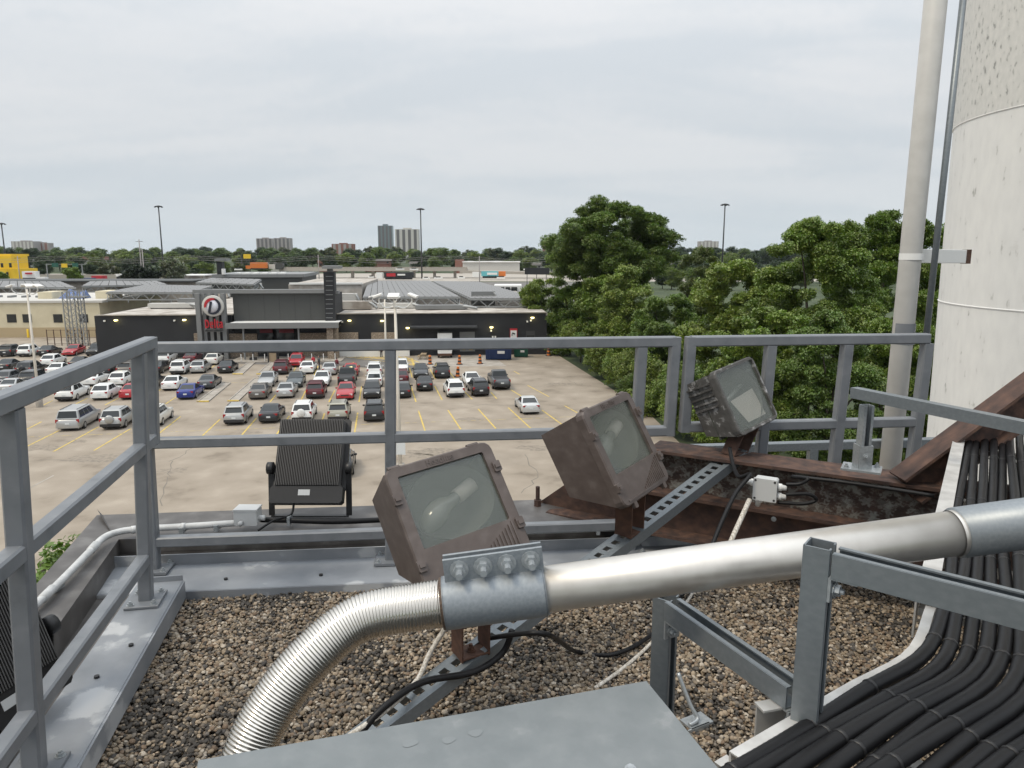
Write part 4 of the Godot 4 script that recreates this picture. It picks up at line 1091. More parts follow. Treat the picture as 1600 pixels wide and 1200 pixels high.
func car(label: String, k: String, col: Material, u: float, v: float, nose := false, extra := "", vp := 612.0):
	var d := car_kind(k)
	var spec: Dictionary = d.spec
	var L: float = spec.L; var w: float = spec.w
	var dir := ray(vp, 393); dir.y = 0; dir = dir.normalized()
	var at := G(u, v)
	var o := thing({"sedan": "parked_sedan", "suv": "parked_suv", "hatch": "parked_hatchback", "van": "parked_minivan", "pickup": "pickup_truck"}[k], label, "truck" if k == "pickup" else "car", at + dir * (L / 2 - 0.1), "cars parked in the lot")
	var yaw := atan2(-dir.x, -dir.z)
	o.rotation.y = yaw + (PI if nose else 0.0)
	put(o, "body", d.body, col)
	put(o, "cabin", d.cabin, col)
	put(o, "underbody", d.under, M.trim)
	put(o, "windscreen", d.front, M.window_glass)
	put(o, "rear_window", d.rear, M.window_glass)
	for p in d.sides: put(o, "side_window", p, M.window_glass)
	for q in [[1, -.31], [-1, -.31], [1, .29], [-1, .29]]:
		var t := put(o, "wheel", d.tyre, M.tyre, Transform3D(Basis(Vector3.UP, 0.0 if q[0] > 0 else PI), Vector3(q[0] * (w - .10), spec.wr, q[1] * L)))
		put(t, "rim", d.rim, M.rim)
	var tt: float = spec.top[6]
	for q in [-1, 1]:
		if k in ["suv", "van", "pickup"]: put(o, "tail_light", d.tall_lamp, M.tail, Transform3D(Basis(), Vector3(q * w * .83, tt - .16, L * .488)))
		else: put(o, "tail_light", d.lamp, M.tail, Transform3D(Basis(Vector3.UP, -q * .25), Vector3(q * w * .68, tt - .17, L * .49)))
		put(o, "headlight", d.lamp, M.headlamp, Transform3D(Basis(Vector3.UP, q * .35), Vector3(q * w * .66, spec.top[1] - .12, -L * .482)))
		put(o, "mirror", d.mirror, col if extra != "dark" else M.trim, Transform3D(Basis(), Vector3(q * (w + .06), spec.top[3] + .02, spec.cab[0] * L + .55)))
	put(o, "licence_plate", d.plate, M.plate, Transform3D(Basis(), Vector3(0, tt - .38, L * .5 + .012)))
	put(o, "bumper", d.bumper, M.trim if k in ["suv", "pickup"] else col, Transform3D(Basis(), Vector3(0, spec.y0 + .2, L * .497)))
	put(o, "bumper", d.bumper, M.trim if k in ["suv", "pickup"] else col, Transform3D(Basis(), Vector3(0, spec.y0 + .2, -L * .492)))
	put(o, "grille", d.grille, M.trim, Transform3D(Basis(), Vector3(0, spec.top[0] - .06, -L * .498)))
	if k in ["suv", "van"]:
		for q in [-1, 1]: put(o, "roof_rail", d.rack, M.trim, Transform3D(Basis(), Vector3(q * w * .66, spec.H + .03, 0)))
	if k == "suv" and extra != "spare": put(o, "spoiler", d.spoiler, col, Transform3D(Basis(), Vector3(0, 0, spec.cab[3] * L + .08)))
	if extra == "spare": put(o, "spare_wheel_cover", d.spare, col, Transform3D(Basis(), Vector3(-.05, .95, L * .5 + .04)))
	if k == "pickup": put(o, "bed_cover", d.bed, M.trim)
	return o

func cars():
	var white := paint("white", lin(.68, .69, .68)); var silver := paint("silver", lin(.40, .405, .40), .5); var pearl := paint("pearl", lin(.62, .61, .57))
	var black := paint("black", lin(.006, .0065, .0075)); var grey := paint("grey", lin(.085, .09, .095), .4); var char_ := paint("charcoal", lin(.018, .02, .023), .2)
	var red := paint("red", lin(.36, .014, .022)); var maroon := paint("maroon", lin(.085, .008, .014), .2); var blue := paint("blue", lin(.012, .028, .19), .2)
	var beige := paint("beige", lin(.34, .33, .27), .4); var teal := paint("slate", lin(.065, .08, .085), .4); var brown := paint("brown", lin(.13, .12, .11), .4)
	# row nearest the roof
	car("silver minivan with roof rails at the outer end of its row", "van", silver, 107, 674)
	car("silver compact suv with a round spare wheel cover beside the minivan", "suv", silver, 174, 672, false, "spare")
	car("pale silver suv standing behind the corner railing post", "suv", pearl, 233, 668)
	car("silver crossover suv next to a charcoal sedan in the row nearest the roof", "suv", silver, 366, 665)
	car("charcoal sedan between a silver crossover and a white suv with spare wheel", "sedan", char_, 420, 662)
	car("white suv with a spare wheel cover behind the finned lamp", "suv", white, 472, 661, false, "spare")
	car("champagne beige suv above the finned lamp", "suv", beige, 528, 660)
	car("black suv with tall red tail lights beside the railing post", "suv", black, 585, 660)
	car("lone silver white sedan among empty stalls", "sedan", paint("bright_silver", lin(.52, .53, .53), .3), 830, 648)
	car("dark hatchback mostly hidden behind the finned lamp", "hatch", char_, 531, 747)
	# second row
	car("white crossover with black lower bumper and black rear glass", "suv", white, 101, 628)
	car("white hatchback with sloping rear glass beside the white crossover", "hatch", white, 156, 626)
	car("red sedan half hidden by the corner railing post", "sedan", red, 200, 625)
	car("bright blue sedan beside the kerbed islands", "sedan", blue, 290, 625)
	car("dark grey sedan just beyond the bright blue sedan", "sedan", grey, 321, 609)
	car("white sedan with thin tail lights left of the dark grey sedan", "sedan", white, 265, 611)
	car("black suv beside the corner post next to a white sedan", "suv", black, 229, 610)
	car("brownish grey sedan right of the kerbed islands", "sedan", brown, 402, 625)
	car("older silver sedan between a brownish sedan and a maroon suv", "sedan", silver, 445, 623)
	car("maroon suv with a white plate beside a red car facing the roof", "suv", maroon, 492, 624)
	car("bright red sedan with its nose towards the roof", "sedan", red, 539, 626, true)
	car("black hatchback with its nose towards the roof", "hatch", black, 581, 624, true)
	car("black hatchback behind the white light pole", "hatch", black, 629, 623, false, "", 650)
	car("black sedan with wide red tail lights right of the light poles", "sedan", black, 664, 612, false, "", 640)
	car("white compact suv with grey lower bumper right of the light poles", "suv", white, 713, 622, false, "", 560)
	car("black suv with chrome lower bumper beside the white compact suv", "suv", black, 752, 620, false, "", 560)
	car("white sedan hidden behind the black suv", "sedan", white, 742, 607, true, "", 560)
	var pk = car("dark grey pickup truck with loaded bed", "pickup", grey, 785, 610, false, "", 600)
	# third row, nose to nose with the second
	car("light silver sedan facing the brownish grey sedan", "sedan", silver, 414, 606, true)
	car("slate sedan facing the older silver sedan", "sedan", teal, 459, 607, true)
	car("white sedan behind the maroon suv", "sedan", white, 501, 605, true)
	car("black pickup truck behind the bright red sedan", "pickup", black, 541, 605)
	car("white hatchback behind the nose-out black hatchback", "hatch", white, 585, 605)
	car("dark red hatchback behind the white light pole", "hatch", maroon, 627, 600)
	car("dark sedan with its nose out near the orange drums", "sedan", char_, 658, 592, true, "", 640)
	car("black suv with silver lower bumper near the orange drums", "suv", black, 692, 592, false, "", 600)
	car("white suv with a roof rack in the row by the driveway", "suv", white, 585, 590)
	car("red sedan in the row by the driveway", "sedan", red, 548, 589)
	car("pale silver sedan beside people by the driveway", "sedan", silver, 514, 587)
	car("white sedan with black lower bumper by the driveway", "sedan", white, 479, 585)
	car("maroon suv by the driveway beside a kerbed island", "suv", maroon, 438, 586)
	car("bright red car standing across the driveway", "hatch", red, 461, 574, true)
	car("white car with its nose out behind the light poles", "hatch", white, 627, 584, true, "", 640)
	car("black sedan with red tail lights left of the islands", "sedan", char_, 351, 584)
	car("silver hatchback with curved rear window", "hatch", silver, 308, 584)
	car("boxy white suv with dark rear window", "suv", white, 277, 586)
	car("dark blue black sedan beside the boxy white suv", "sedan", black, 240, 585)
	car("white estate car behind the boxy white suv", "suv", white, 254, 569)
	car("pale sedan behind the black sedan left of the islands", "sedan", pearl, 329, 571)
	car("faded maroon sedan behind the silver hatchback", "sedan", maroon, 296, 568)
	car("white work van near the dark building", "van", white, 264, 556)
	# left end of the lot
	car("white hatchback with dark rear glass left of the railing corner", "hatch", white, 182, 604)
	car("white sedan with red tail lights behind the white crossover", "sedan", white, 138, 604)
	car("black sedan with a maroon glint under the left top rail", "sedan", black, 162, 588)
	car("brownish grey suv beside the corner post", "suv", brown, 194, 588)
	car("white sedan just above the left top rail", "sedan", white, 83, 588)
	car("white coupe with dark rear glass near the lattice masts", "hatch", white, 74, 573)
	car("black sedan behind the left top rail near the lattice masts", "sedan", black, 118, 577)
	car("dark suv with spare wheel behind the left light pole", "suv", char_, 37, 588, false, "spare")
	car("black sedan with red lamps at the left edge of the lot", "sedan", black, 4, 581)
	car("dark purple grey suv at the foot of the left light pole", "suv", char_, 42, 604)
	car("grey hatchback at the left edge behind the top rail", "hatch", grey, 3, 602)
	car("pale blue grey sedan at the left edge under the top rail", "sedan", silver, 8, 616)
	car("black suv in the back row by the cream building", "suv", black, 8, 558)
	car("white suv in the back row by the cream building", "suv", white, 37, 558)
	car("black sedan with maroon lamps in the back row by the mesh fence", "sedan", black, 68, 557)
	car("red sedan with its nose out by the lattice masts", "sedan", red, 106, 557, true)
	car("black suv with its nose out beside the dark building", "suv", black, 144, 557, true)
	car("white suv with its nose out against the dark building", "suv", white, 186, 552, true)

# ---------- lamp poles, drums, small street things ----------
func lamp_pole(label, bx: Vector3, tx: Vector3, heads: Array):
	var o := thing("lamp_pole", label, "light pole", bx, "white lot light poles")
	var t := tx - bx
	var s := ST(true); tube(s, [Vector3.ZERO, t], [0.14, 0.085], 12); part(o, "pole", s, M.lamp_pole)
	s = ST(true); lathe(s, [Vector2(0, .8), Vector2(.3, .8), Vector2(.32, .75), Vector2(.32, 0)], 14); part(o, "footing", s, M.concrete)
	for h in heads:
		var e: Vector3 = Vector3(h[0], 0, h[1])
		s = ST(true); tube(s, curve([t - Vector3(0, .35, 0), t + e * .6 - Vector3(0, .45, 0), t + e - Vector3(0, .1, 0), t + e + Vector3(0, .2, 0)], 5), 0.05, 8); part(o, "arm", s, M.white_paint)
		s = ST(); box(s, t + e * 1.1 + Vector3(0, .35, 0), Vector3(.75, .16, .6), Basis(Vector3.UP, atan2(e.x, e.z)) * Basis(Vector3.RIGHT, .35), .04); part(o, "lamp_head", s, M.white_paint)
	if heads.size() > 2:
		s = ST(); box(s, t * 0.165 + Vector3(0, 0, .16), Vector3(.8, .95, .03)); part(o, "notice_board", s, M.plate)
	return o
func person(label, at: Vector3, top: Material, legs: Material, turn := 0.0):
	# one continuous figure: rings from the shoes up, arms joined at the shoulders
	var o := thing("person", label, "person", at)
	o.rotation.y = turn
	var s := ST(true)
	for k in [-1, 1]: tube(s, [Vector3(k * .11, .02, -.1), Vector3(k * .11, .06, .03), Vector3(k * .10, .45, 0), Vector3(k * .09, .88, 0), Vector3(k * .05, .98, 0)], [.045, .06, .065, .09, .08], 8)
	var lg := part(o, "trousers", s, legs)
	s = ST(true); tube(s, [Vector3(0, .88, 0), Vector3(0, .98, 0), Vector3(0, 1.2, 0), Vector3(0, 1.4, 0), Vector3(0, 1.47, 0), Vector3(0, 1.5, 0)], [.13, .17, .18, .20, .13, .06], 10)
	for k in [-1, 1]: tube(s, [Vector3(k * .13, 1.42, 0), Vector3(k * .23, 1.36, 0), Vector3(k * .27, 1.1, .02), Vector3(k * .26, .9, -.1)], [.07, .065, .055, .04], 8)
	part(o, "jacket", s, top)
	s = ST(true); tube(s, [Vector3(0, 1.48, 0), Vector3(0, 1.54, 0), Vector3(0, 1.58, -.01), Vector3(0, 1.66, -.01), Vector3(0, 1.73, 0), Vector3(0, 1.76, 0)], [.055, .055, .085, .10, .08, .02], 10)
	for k in [-1, 1]: tube(s, [Vector3(k * .26, .92, -.09), Vector3(k * .255, .84, -.13), Vector3(k * .25, .78, -.15)], [.035, .042, .02], 6)
	part(o, "head_and_hands", s, M.skin)
	s = ST(true); tube(s, [Vector3(0, 1.62, .03), Vector3(0, 1.7, .03), Vector3(0, 1.78, .01)], [.09, .105, .03], 10); part(o, "hair", s, M.trim)
	return o
func street():
	lamp_pole("white light pole at the left of the lot behind the top rail", G(62, 636), P(42, 452, G(62, 636).z * -1.0), [[-1.2, .3], [1.2, .3], [-.5, -.6], [.6, .5]])
	lamp_pole("nearer white light pole with twin curved arms behind the railing post", G(626, 742), P(617, 470, -G(626, 742).z), [[-1.0, .1], [1.1, .1], [0, .5]])
	lamp_pole("farther slim white light pole beside the railing post", G(604, 604), P(601, 468, -G(604, 604).z), [[-1.3, 0], [1.3, 0]])
	var i := 0
	for q in [[672, 569.5, "orange and black traffic drum between picnic table and parked cars"], [718, 569.5, "orange and black traffic drum on a wide rubber base"], [750, 568.5, "orange and black traffic drum near the blue dumpster"], [715, 589, "orange and black traffic drum leaning beside the black suv"], [857, 556, "orange and black traffic drum at the corner of the dark building"]]:
		var o := thing("traffic_drum", q[2], "traffic drum", G(q[0], q[1]), "orange drums round the loading area")
		if i == 3: o.rotation.z = -0.06
		i += 1
		var s := ST(true); lathe(s, [Vector2(0, .1), Vector2(.42, .1), Vector2(.45, .03), Vector2(.45, 0)], 12); part(o, "rubber_base", s, M.trim)
		for k in 5:
			s = ST(true); lathe(s, [Vector2(.25 - .02 * k, .1 + .23 * k), Vector2(.235 - .02 * k, .325 + .23 * k)], 12); part(o, "band", s, M.orange if k % 2 == 0 else M.trim)
		s = ST(true); lathe(s, [Vector2(.15, 1.25), Vector2(.0, 1.3)], 10); part(o, "cap", s, M.orange)
	person("person in a maroon jacket walking by the stone wall", G(596, 558), M.maroon, M.denim, 0.5)
	person("person in a dark coat standing between two white cars", G(499, 577), M.dark_metal, M.denim, 2.0)
	person("person in a dark red top beside the pale silver sedan", G(527, 580), M.maroon, M.denim, -0.6)
	person("person in a red and pink top behind the white sedan", G(490, 576), M.red, M.denim, 1.0)
	var b := thing("black_post", "black post sign on a weighted base at the end of a kerbed island", "post", G(396, 564))
	var s := ST(); box(s, Vector3(0, .25, 0), Vector3(.9, .5, .5), Basis(), .05); part(b, "base", s, M.trim)
	s = ST(); bar(s, Vector3(0, .5, 0), Vector3(0, 2.0, 0), .14, .14); part(b, "post", s, M.trim)
	b = thing("litter_bin", "brown framed bin with open sides by the driveway", "bin", G(427.5, 566))
	for k in [-1, 1]:
		for j in [-1, 1]:
			s = ST(); bar(s, Vector3(k * .6, 0, j * .3), Vector3(k * .6, 1.9, j * .3), .14, .14); part(b, "corner_post", s, M.trim)
	s = ST(); box(s, Vector3(0, 1.8, 0), Vector3(1.4, .3, .8)); part(b, "roof", s, M.trim)
	s = ST(); box(s, Vector3(0, .7, 0), Vector3(1.0, 1.2, .5)); part(b, "liner", s, M.timber)
	b = thing("picnic_table", "weathered timber picnic table outside the loading bay", "table", G(662, 561))
	s = ST()
	for k in 5: box(s, Vector3(-.32 + .16 * k, .76, 0), Vector3(.14, .04, 1.8))
	part(b, "table_top", s, M.timber)
	for k in [-1, 1]:
		s = ST(); box(s, Vector3(k * .72, .45, 0), Vector3(.26, .04, 1.8)); part(b, "bench", s, M.timber)
		for j in [-1, 1]:
			s = ST(); bar(s, Vector3(k * .2, .74, j * .7), Vector3(k * .65, 0, j * .7), .09, .05, Vector3.BACK); part(b, "leg", s, M.timber)
		s = ST(); bar(s, Vector3(-.75, .42, k * .66), Vector3(.75, .42, k * .66), .05, .09); part(b, "cross_beam", s, M.timber)
	# dumpsters
	var dd := [["dumpster", "large dark blue dumpster with sloping front", G(779, 562), Vector3(3.6, 1.9, 2.4), M.blue, M.white_paint], ["dumpster", "smaller green dumpster with a recycling panel", G(814, 558), Vector3(2.0, 1.5, 1.6), M.green, M.white_paint]]
	for q in dd:
		b = thing(q[0], q[1], "dumpster", q[2], "dumpsters by the dark building")
		var z: Vector3 = q[3]
		s = ST()
		var x := z.x / 2
		var fr := [Vector3(-x, .12, z.z * .15), Vector3(-x, z.y, z.z * .5 - .1), Vector3(x, z.y, z.z * .5 - .1), Vector3(x, .12, z.z * .15)]
		var bk := [Vector3(-x, .12, -z.z * .5), Vector3(-x, z.y, -z.z * .5), Vector3(x, z.y, -z.z * .5), Vector3(x, .12, -z.z * .5)]
		quad(s, fr[0], fr[1], fr[2], fr[3]); quad(s, bk[3], bk[2], bk[1], bk[0])
		for i2 in 4: quad(s, fr[i2], bk[i2], bk[(i2 + 1) % 4], fr[(i2 + 1) % 4])
		part(b, "bin_body", s, q[4])
		s = ST(); box(s, Vector3(0, z.y + .05, 0), Vector3(z.x + .1, .08, z.z), Basis(), .02); part(b, "lid", s, M.trim)
		for k in [-1, 1]:
			s = ST(); bar(s, Vector3(k * x * .7, .1, z.z * .3), Vector3(k * x * .7, z.y, z.z * .5), .12, .1, Vector3.BACK); part(b, "rib", s, q[4])
		s = ST(); box(s, Vector3(x * .2, z.y * .62, z.z * .42), Vector3(z.x * .28, z.y * .2, .06), Basis(Vector3.RIGHT, .25)); part(b, "notice", s, q[5])

# ================= BUILDINGS =================
var FO := Vector3.ZERO       # facade origin
var FX := Vector3.ZERO       # along the facade, to the right
var FN := Vector3.ZERO       # out of the facade, to the camera
func fset(o: Vector3, yaw: float):
	FO = o
	FX = Vector3(cos(yaw), 0, -sin(yaw)); FN = Vector3(sin(yaw), 0, cos(yaw))
func fp(u, v, off := 0.0) -> Vector3:      # pixel on the facade plane moved off metres out
	var r := ray(u, v)
	var t := (FO + FN * off - CAM).dot(FN) / r.dot(FN)
	return CAM + r * t
# block whose front face covers the pixel rectangle on the plane at off, going depth metres back; y0 < -1 keeps the lower pixel row
func fbox(s: SurfaceTool, u0, u1, v0, v1, off: float, depth: float, ground := false):
	var a := fp(u0, v1, off); var b := fp(u1, v1, off)
	var top := (fp(u0, v0, off).y + fp(u1, v0, off).y) * 0.5
	var lo := 0.0 if ground else (a.y + b.y) * 0.5
	var c := (Vector3(a.x, 0, a.z) + Vector3(b.x, 0, b.z)) * 0.5 - FN * depth * 0.5
	c.y = (top + lo) * 0.5
	var wdt := Vector2(b.x - a.x, b.z - a.z).length()
	box(s, c, Vector3(wdt, top - lo, depth), Basis(FX, Vector3.UP, FN))
func fpart(o, called, u0, u1, v0, v1, off, depth, m, ground := false):
	var s := ST(); fbox(s, u0, u1, v0, v1, off, depth, ground)
	return part(o, called, s, m)
func wall_light(o, u, v, off, big := 0.22):
	var p := fp(u, v, off)
	var s := ST(true); lathe(s, [Vector2(0, .12), Vector2(big * .8, .1), Vector2(big, 0), Vector2(big * .7, -.1), Vector2(0, -.12)], 10, Transform3D(Basis(), p)); var m := part(o, "wall_light", s, M.wall_lamp)
	var l := OmniLight3D.new()
	l.name = "glow"; l.light_energy = 0.5; l.light_color = Color(1, .93, .65); l.omni_range = 30.0; l.shadow_enabled = true; l.light_size = .2
	l.position = p + FN * 0.3 - Vector3(0, 0.1, 0)
	add_child(l, true)
func truss(s: SurfaceTool, a: Vector3, b: Vector3, h: float, n: int, w := 0.09):
	var up := Vector3(0, h, 0)
	bar(s, a, b, w, w); bar(s, a + up, b + up, w, w)
	for i in n:
		var p := a.lerp(b, float(i) / n); var q := a.lerp(b, (i + 0.5) / n) + up; var r := a.lerp(b, (i + 1.0) / n)
		bar(s, p, q, w * .6, w * .6); bar(s, q, r, w * .6, w * .6)
# level array of solar panels on a steel rack; corners by pixel at height y
func solar(label, c: Array, y: float, floor_y: float, nx: int, nz: int):
	var p := []
	for q in c: p.append(G(q[0], q[1], y))
	var o := thing("solar_array", label, "solar panels", Vector3.ZERO, "solar arrays on the flat roofs")
	var s := ST()
	for i in nx:
		for j in nz:
			var f := func(a: float, b: float) -> Vector3: return p[0].lerp(p[1], a).lerp(p[3].lerp(p[2], a), b)
			var g := 0.04
			var a0 := (i + g) / nx; var a1 := (i + 1.0 - g) / nx; var b0 := (j + g) / nz; var b1 := (j + 1.0 - g) / nz
			var tilt := Vector3(0, 0.10, 0)
			quad(s, f.call(a0, b0), f.call(a0, b1) + tilt, f.call(a1, b1) + tilt, f.call(a1, b0))
			quad(s, f.call(a0, b0), f.call(a1, b0), f.call(a1, b0) - Vector3(0, .12, 0), f.call(a0, b0) - Vector3(0, .12, 0))
	var pan := part(o, "panels", s, M.solar)
	tag(pan, "", "", "", "stuff")
	s = ST()
	for e in [[p[0], p[1]], [p[3], p[2]], [p[0], p[3]], [p[1], p[2]]]:
		var d := Vector3(0, -1.35, 0)
		truss(s, e[0] + d, e[1] + d, 1.15, int(e[0].distance_to(e[1]) / 2.4), 0.2)
	part(o, "rack_truss", s, M.rack_steel)
	for i in 5:
		for e in [[p[0], p[1]], [p[3], p[2]]]:
			var q: Vector3 = e[0].lerp(e[1], i / 4.0)
			s = ST(); bar(s, Vector3(q.x, floor_y, q.z), q - Vector3(0, 1.3, 0), .16, .16); part(o, "rack_leg", s, M.rack_steel)
	for j in 5:
		s = ST(); bar(s, p[0].lerp(p[3], j / 4.0) - Vector3(0, .25, 0), p[1].lerp(p[2], j / 4.0) - Vector3(0, .25, 0), .12, .2); part(o, "rack_beam", s, M.rack_steel)

func hall():
	fset(G(853, 553.5), deg_to_rad(4.0))
	var o := thing("gaming_hall", "long low black hall with stone piers, grey canopy and round sign", "building")
	var s
	# main black volumes; pale flat roof on top
	fpart(o, "black_wall", 153, 366, 493, 553, 0.0, 42.0, M.black_wall, true)
	fpart(o, "black_wall", 527, 854, 490, 553, 0.0, 62.0, M.black_wall, true)
	fpart(o, "black_wall", 366, 527, 503, 553, -0.5, 55.0, M.black_wall, true)
	var rf := ST()
	var y0 := fp(260, 493).y; var y1 := fp(700, 490).y
	var roofs := [[154, 366, y0, 41.0], [527.5, 853, y1, 61.0]]
	for q in roofs:
		var a := fp(q[0], 493, -0.4); var b := fp(q[1], 493, -0.4)
		a.y = q[2] + .03; b.y = q[2] + .03
		s = ST(); quad(s, a - FN * q[3], b - FN * q[3], b, a); part(o, "flat_roof", s, M.roof_pale)
		s = ST(); bar(s, a + FN * .4 + Vector3(0, .06, 0), b + FN * .4 + Vector3(0, .06, 0), .5, .14); part(o, "roof_edge", s, M.concrete)
	fpart(o, "side_coping", 853, 855.5, 489, 493, 0.1, 62.0, M.concrete)
	# centre: dark panel screen, cap beam, canopy, piers
	fpart(o, "panel_screen", 366, 510, 458.5, 503, 0.2, 6.0, M.panel_grey)
	fpart(o, "panel_screen", 510, 526, 459, 503, 0.0, 6.0, M.black_wall)
	for u in [390, 414, 438, 462, 486]: fpart(o, "panel_joint", u - .15, u + .15, 459, 501, 0.215, .03, M.black_wall)
	fpart(o, "cap_beam", 301, 511, 452.5, 458.5, 0.7, 1.2, M.fascia_grey)
	fpart(o, "cap_beam", 511, 529, 454.5, 459, 0.4, 1.2, M.fascia_grey)
	s = ST(); var ca := fp(356, 505, 4.0); var cb := fp(528, 505, 4.0); var cy := fp(440, 505, 4.0).y
	ca.y = cy; cb.y = cy
	quad(s, ca - FN * 4.2, cb - FN * 4.2, cb, ca); part(o, "canopy_top", s, M.white_paint)
	fpart(o, "canopy_fascia", 352, 529, 504.5, 513.2, 4.1, .35, M.fascia_grey)
	fpart(o, "canopy_soffit", 355, 527, 511.5, 512.8, 3.7, 3.6, M.trim)
	for u in [382, 468]: fpart(o, "canopy_post", u - 1.2, u + 1.2, 513, 553, 3.6, .3, M.fascia_grey, true)
	fpart(o, "stone_pier", 512, 522, 513, 556, 3.6, 1.6, M.stone_veneer, true)
	fpart(o, "stone_pier", 523.5, 528, 513, 556, 3.2, 1.4, M.stone_veneer, true)
	fpart(o, "stone_wall", 528, 560.5, 520, 556, 0.45, .6, M.stone_veneer, true)
	fpart(o, "stone_wall", 581, 619, 520, 556, 0.45, .6, M.stone_veneer, true)
	fpart(o, "stone_wall", 360, 403, 521.5, 554, 0.3, .6, M.stone_veneer, true)
	fpart(o, "stone_wall", 470, 512, 520.5, 554, 0.3, .6, M.stone_veneer, true)
	fpart(o, "stone_wall", 305, 313, 521, 554, 0.4, .6, M.stone_veneer, true)
	fpart(o, "white_plinth", 530, 640, 543, 556, 0.8, .4, M.white_paint, true)
	for q in [[404, 428], [434, 461]]:
		var d = fpart(o, "entrance_door", q[0], q[1], 513.5, 553, 0.3, .4, M.dark_glass, true)
		fpart(d, "poster", q[0] + 2, q[1] - 2, 514.5, 520, 0.42, .06, M.maroon)
		for k in 2: fpart(d, "door_leaf", q[0] + 2 + k * 12, q[0] + 11 + k * 12, 522, 548, 0.45, .08, M.window_glass)
	# black ribbed pylon
	var py = fpart(o, "pylon", 508.5, 525, 425, 503, 1.0, 1.6, M.black_wall)
	for k in 10: fpart(py, "pylon_joint", 509, 520, 431.5 + k * 7.2, 432.1 + k * 7.2, 1.05, .1, M.rack_steel)
	fpart(o, "pylon_cap", 503, 530, 415.5, 420, 1.6, 3.0, M.fascia_grey); fpart(o, "pylon_neck", 511, 519, 419, 425.5, .6, 1.0, M.fascia_grey)
	# loading bay
	fpart(o, "awning", 640, 746, 510.5, 513, 2.2, 2.2, M.dark_metal)
	fpart(o, "bay_door", 718.5, 742, 518.5, 549, 0.06, .1, M.fascia_grey)
	fpart(o, "bay_frame", 684, 707, 518, 552, 0.06, .1, M.panel_grey)
	for q in [[723, 727, 545.5], [733, 739, 545.5]]: fpart(o, "dock_bumper", q[0], q[1], q[2], q[2] + 1.3, .2, .2, M.line_yellow)
	fpart(o, "side_door", 822, 836, 517, 529, 0.05, .1, M.dark_metal); fpart(o, "side_window", 823, 835, 524, 530, 0.08, .1, M.window_glass)
	fpart(o, "white_notice", 838, 851, 528, 532, .06, .06, M.white_paint)
	for q in [[546, 501], [597, 501.5], [637, 512.5], [768, 511.5], [832, 496.5], [181, 500.5], [288, 500]]: wall_light(o, q[0], q[1], 0.15, 0.3)
	for q in [[162.5, 501.5], [272, 501], [829.5, 501], [824, 502.5], [767.5, 517], [534.5, 503], [770, 526.5], [774, 526.5]]: fpart(o, "camera_housing", q[0] - 1.2, q[0] + 1.2, q[1] - 1.2, q[1] + 1.2, .3, .35, M.white_paint)
	# sign tower with the round emblem
	var t := thing("sign_tower", "grey sign frame with a round D emblem above red Delta lettering", "sign")
	for q in [[310.5, 317.5], [350, 356.5]]: fpart(t, "frame_post", q[0], q[1], 458.5, 553, 1.9, .8, M.fascia_grey, true)
	for q in [[321, 326], [331, 336], [341, 346]]: fpart(t, "slat", q[0], q[1], 458.5, 553, 1.3, .25, M.fascia_grey, true)
	var dc := fp(332.3, 478.3, 2.4)
	var px := fp(333.3, 478.3, 2.4).distance_to(dc)
	var X := Transform3D(Basis(FX * px, FN * px, FX.cross(FN) * px), dc)   # local x along, y out, z (up is -z)
	X = Transform3D(Basis(FX * px, FN * px, -Vector3.UP * px), dc)
	s = ST(true); lathe(s, [Vector2(0, .6), Vector2(16.0, .6), Vector2(17.0, 0), Vector2(17.0, -4), Vector2(0, -4)], 48, X); part(t, "disc", s, M.tower_block_pale)
	s = ST(true); lathe(s, [Vector2(0, .9), Vector2(11.8, .9), Vector2(11.8, .5)], 40, X); part(t, "disc_centre", s, mat("sign_white", lin(.72, .73, .8), .4))
	var navy := mat("navy", lin(.014, .018, .034), .4)
	var arc := func(a0: float, a1: float, r0: float, r1: float, m: Material, called: String):
		var q := ST()
		for k in 18:
			var f := deg_to_rad(lerpf(a0, a1, k / 18.0)); var g := deg_to_rad(lerpf(a0, a1, (k + 1) / 18.0))
			var w0 := sin(PI * clampf(k / 18.0 * 0.9 + 0.1, 0, 1)) * .45 + .55; var w1 := sin(PI * clampf((k + 1) / 18.0 * 0.9 + 0.1, 0, 1)) * .45 + .55
			var v := func(a: float, r: float) -> Vector3: return X * Vector3(cos(a) * r, 1.5, -sin(a) * r)
			quad(q, v.call(f, r1 - (r1 - r0) * w0), v.call(f, r1), v.call(g, r1), v.call(g, r1 - (r1 - r0) * w1))
		part(t, called, q, m)
	arc.call(190.0, 62.0, 8.6, 13.2, M.red, "red_arc")
	arc.call(75.0, -125.0, 9.2, 13.4, navy, "navy_arc")
	s = ST(); bar(s, X * Vector3(-1.8, 1.6, -7.2), X * Vector3(-5.6, 1.6, 9.4), 3.6 * px, .1, FN); part(t, "letter_stem", s, navy)
	fpart(t, "letter_backing", 320.5, 348, 514, 518.5, 2.1, .2, M.fascia_grey)
	var sf := SystemFont.new(); sf.font_names = PackedStringArray(["Droid Sans"]); sf.font_weight = 800
	for q in [["Delta", 334, 505.5, 14.5, 27.5, M.red], ["BINGO & GAMING", 334, 516.3, 3.4, 26.5, M.panel_grey]]:
		var tm := TextMesh.new(); tm.font = sf; tm.text = q[0]; tm.font_size = 32; tm.pixel_size = 0.01; tm.depth = 0.1
		var bb := tm.get_aabb()
		put(t, "lettering", tm, q[5], Transform3D(Basis(FX * (q[4] * px / bb.size.x), Vector3.UP * (q[3] * px / bb.size.y), FN * 2.0), fp(q[1], q[2], 2.5) - Vector3.UP * (bb.get_center().y * q[3] * px / bb.size.y)))
	# security notice
	t = thing("security_sign", "red and white security camera notice on the black wall", "sign", fp(802.5, 522, .1))
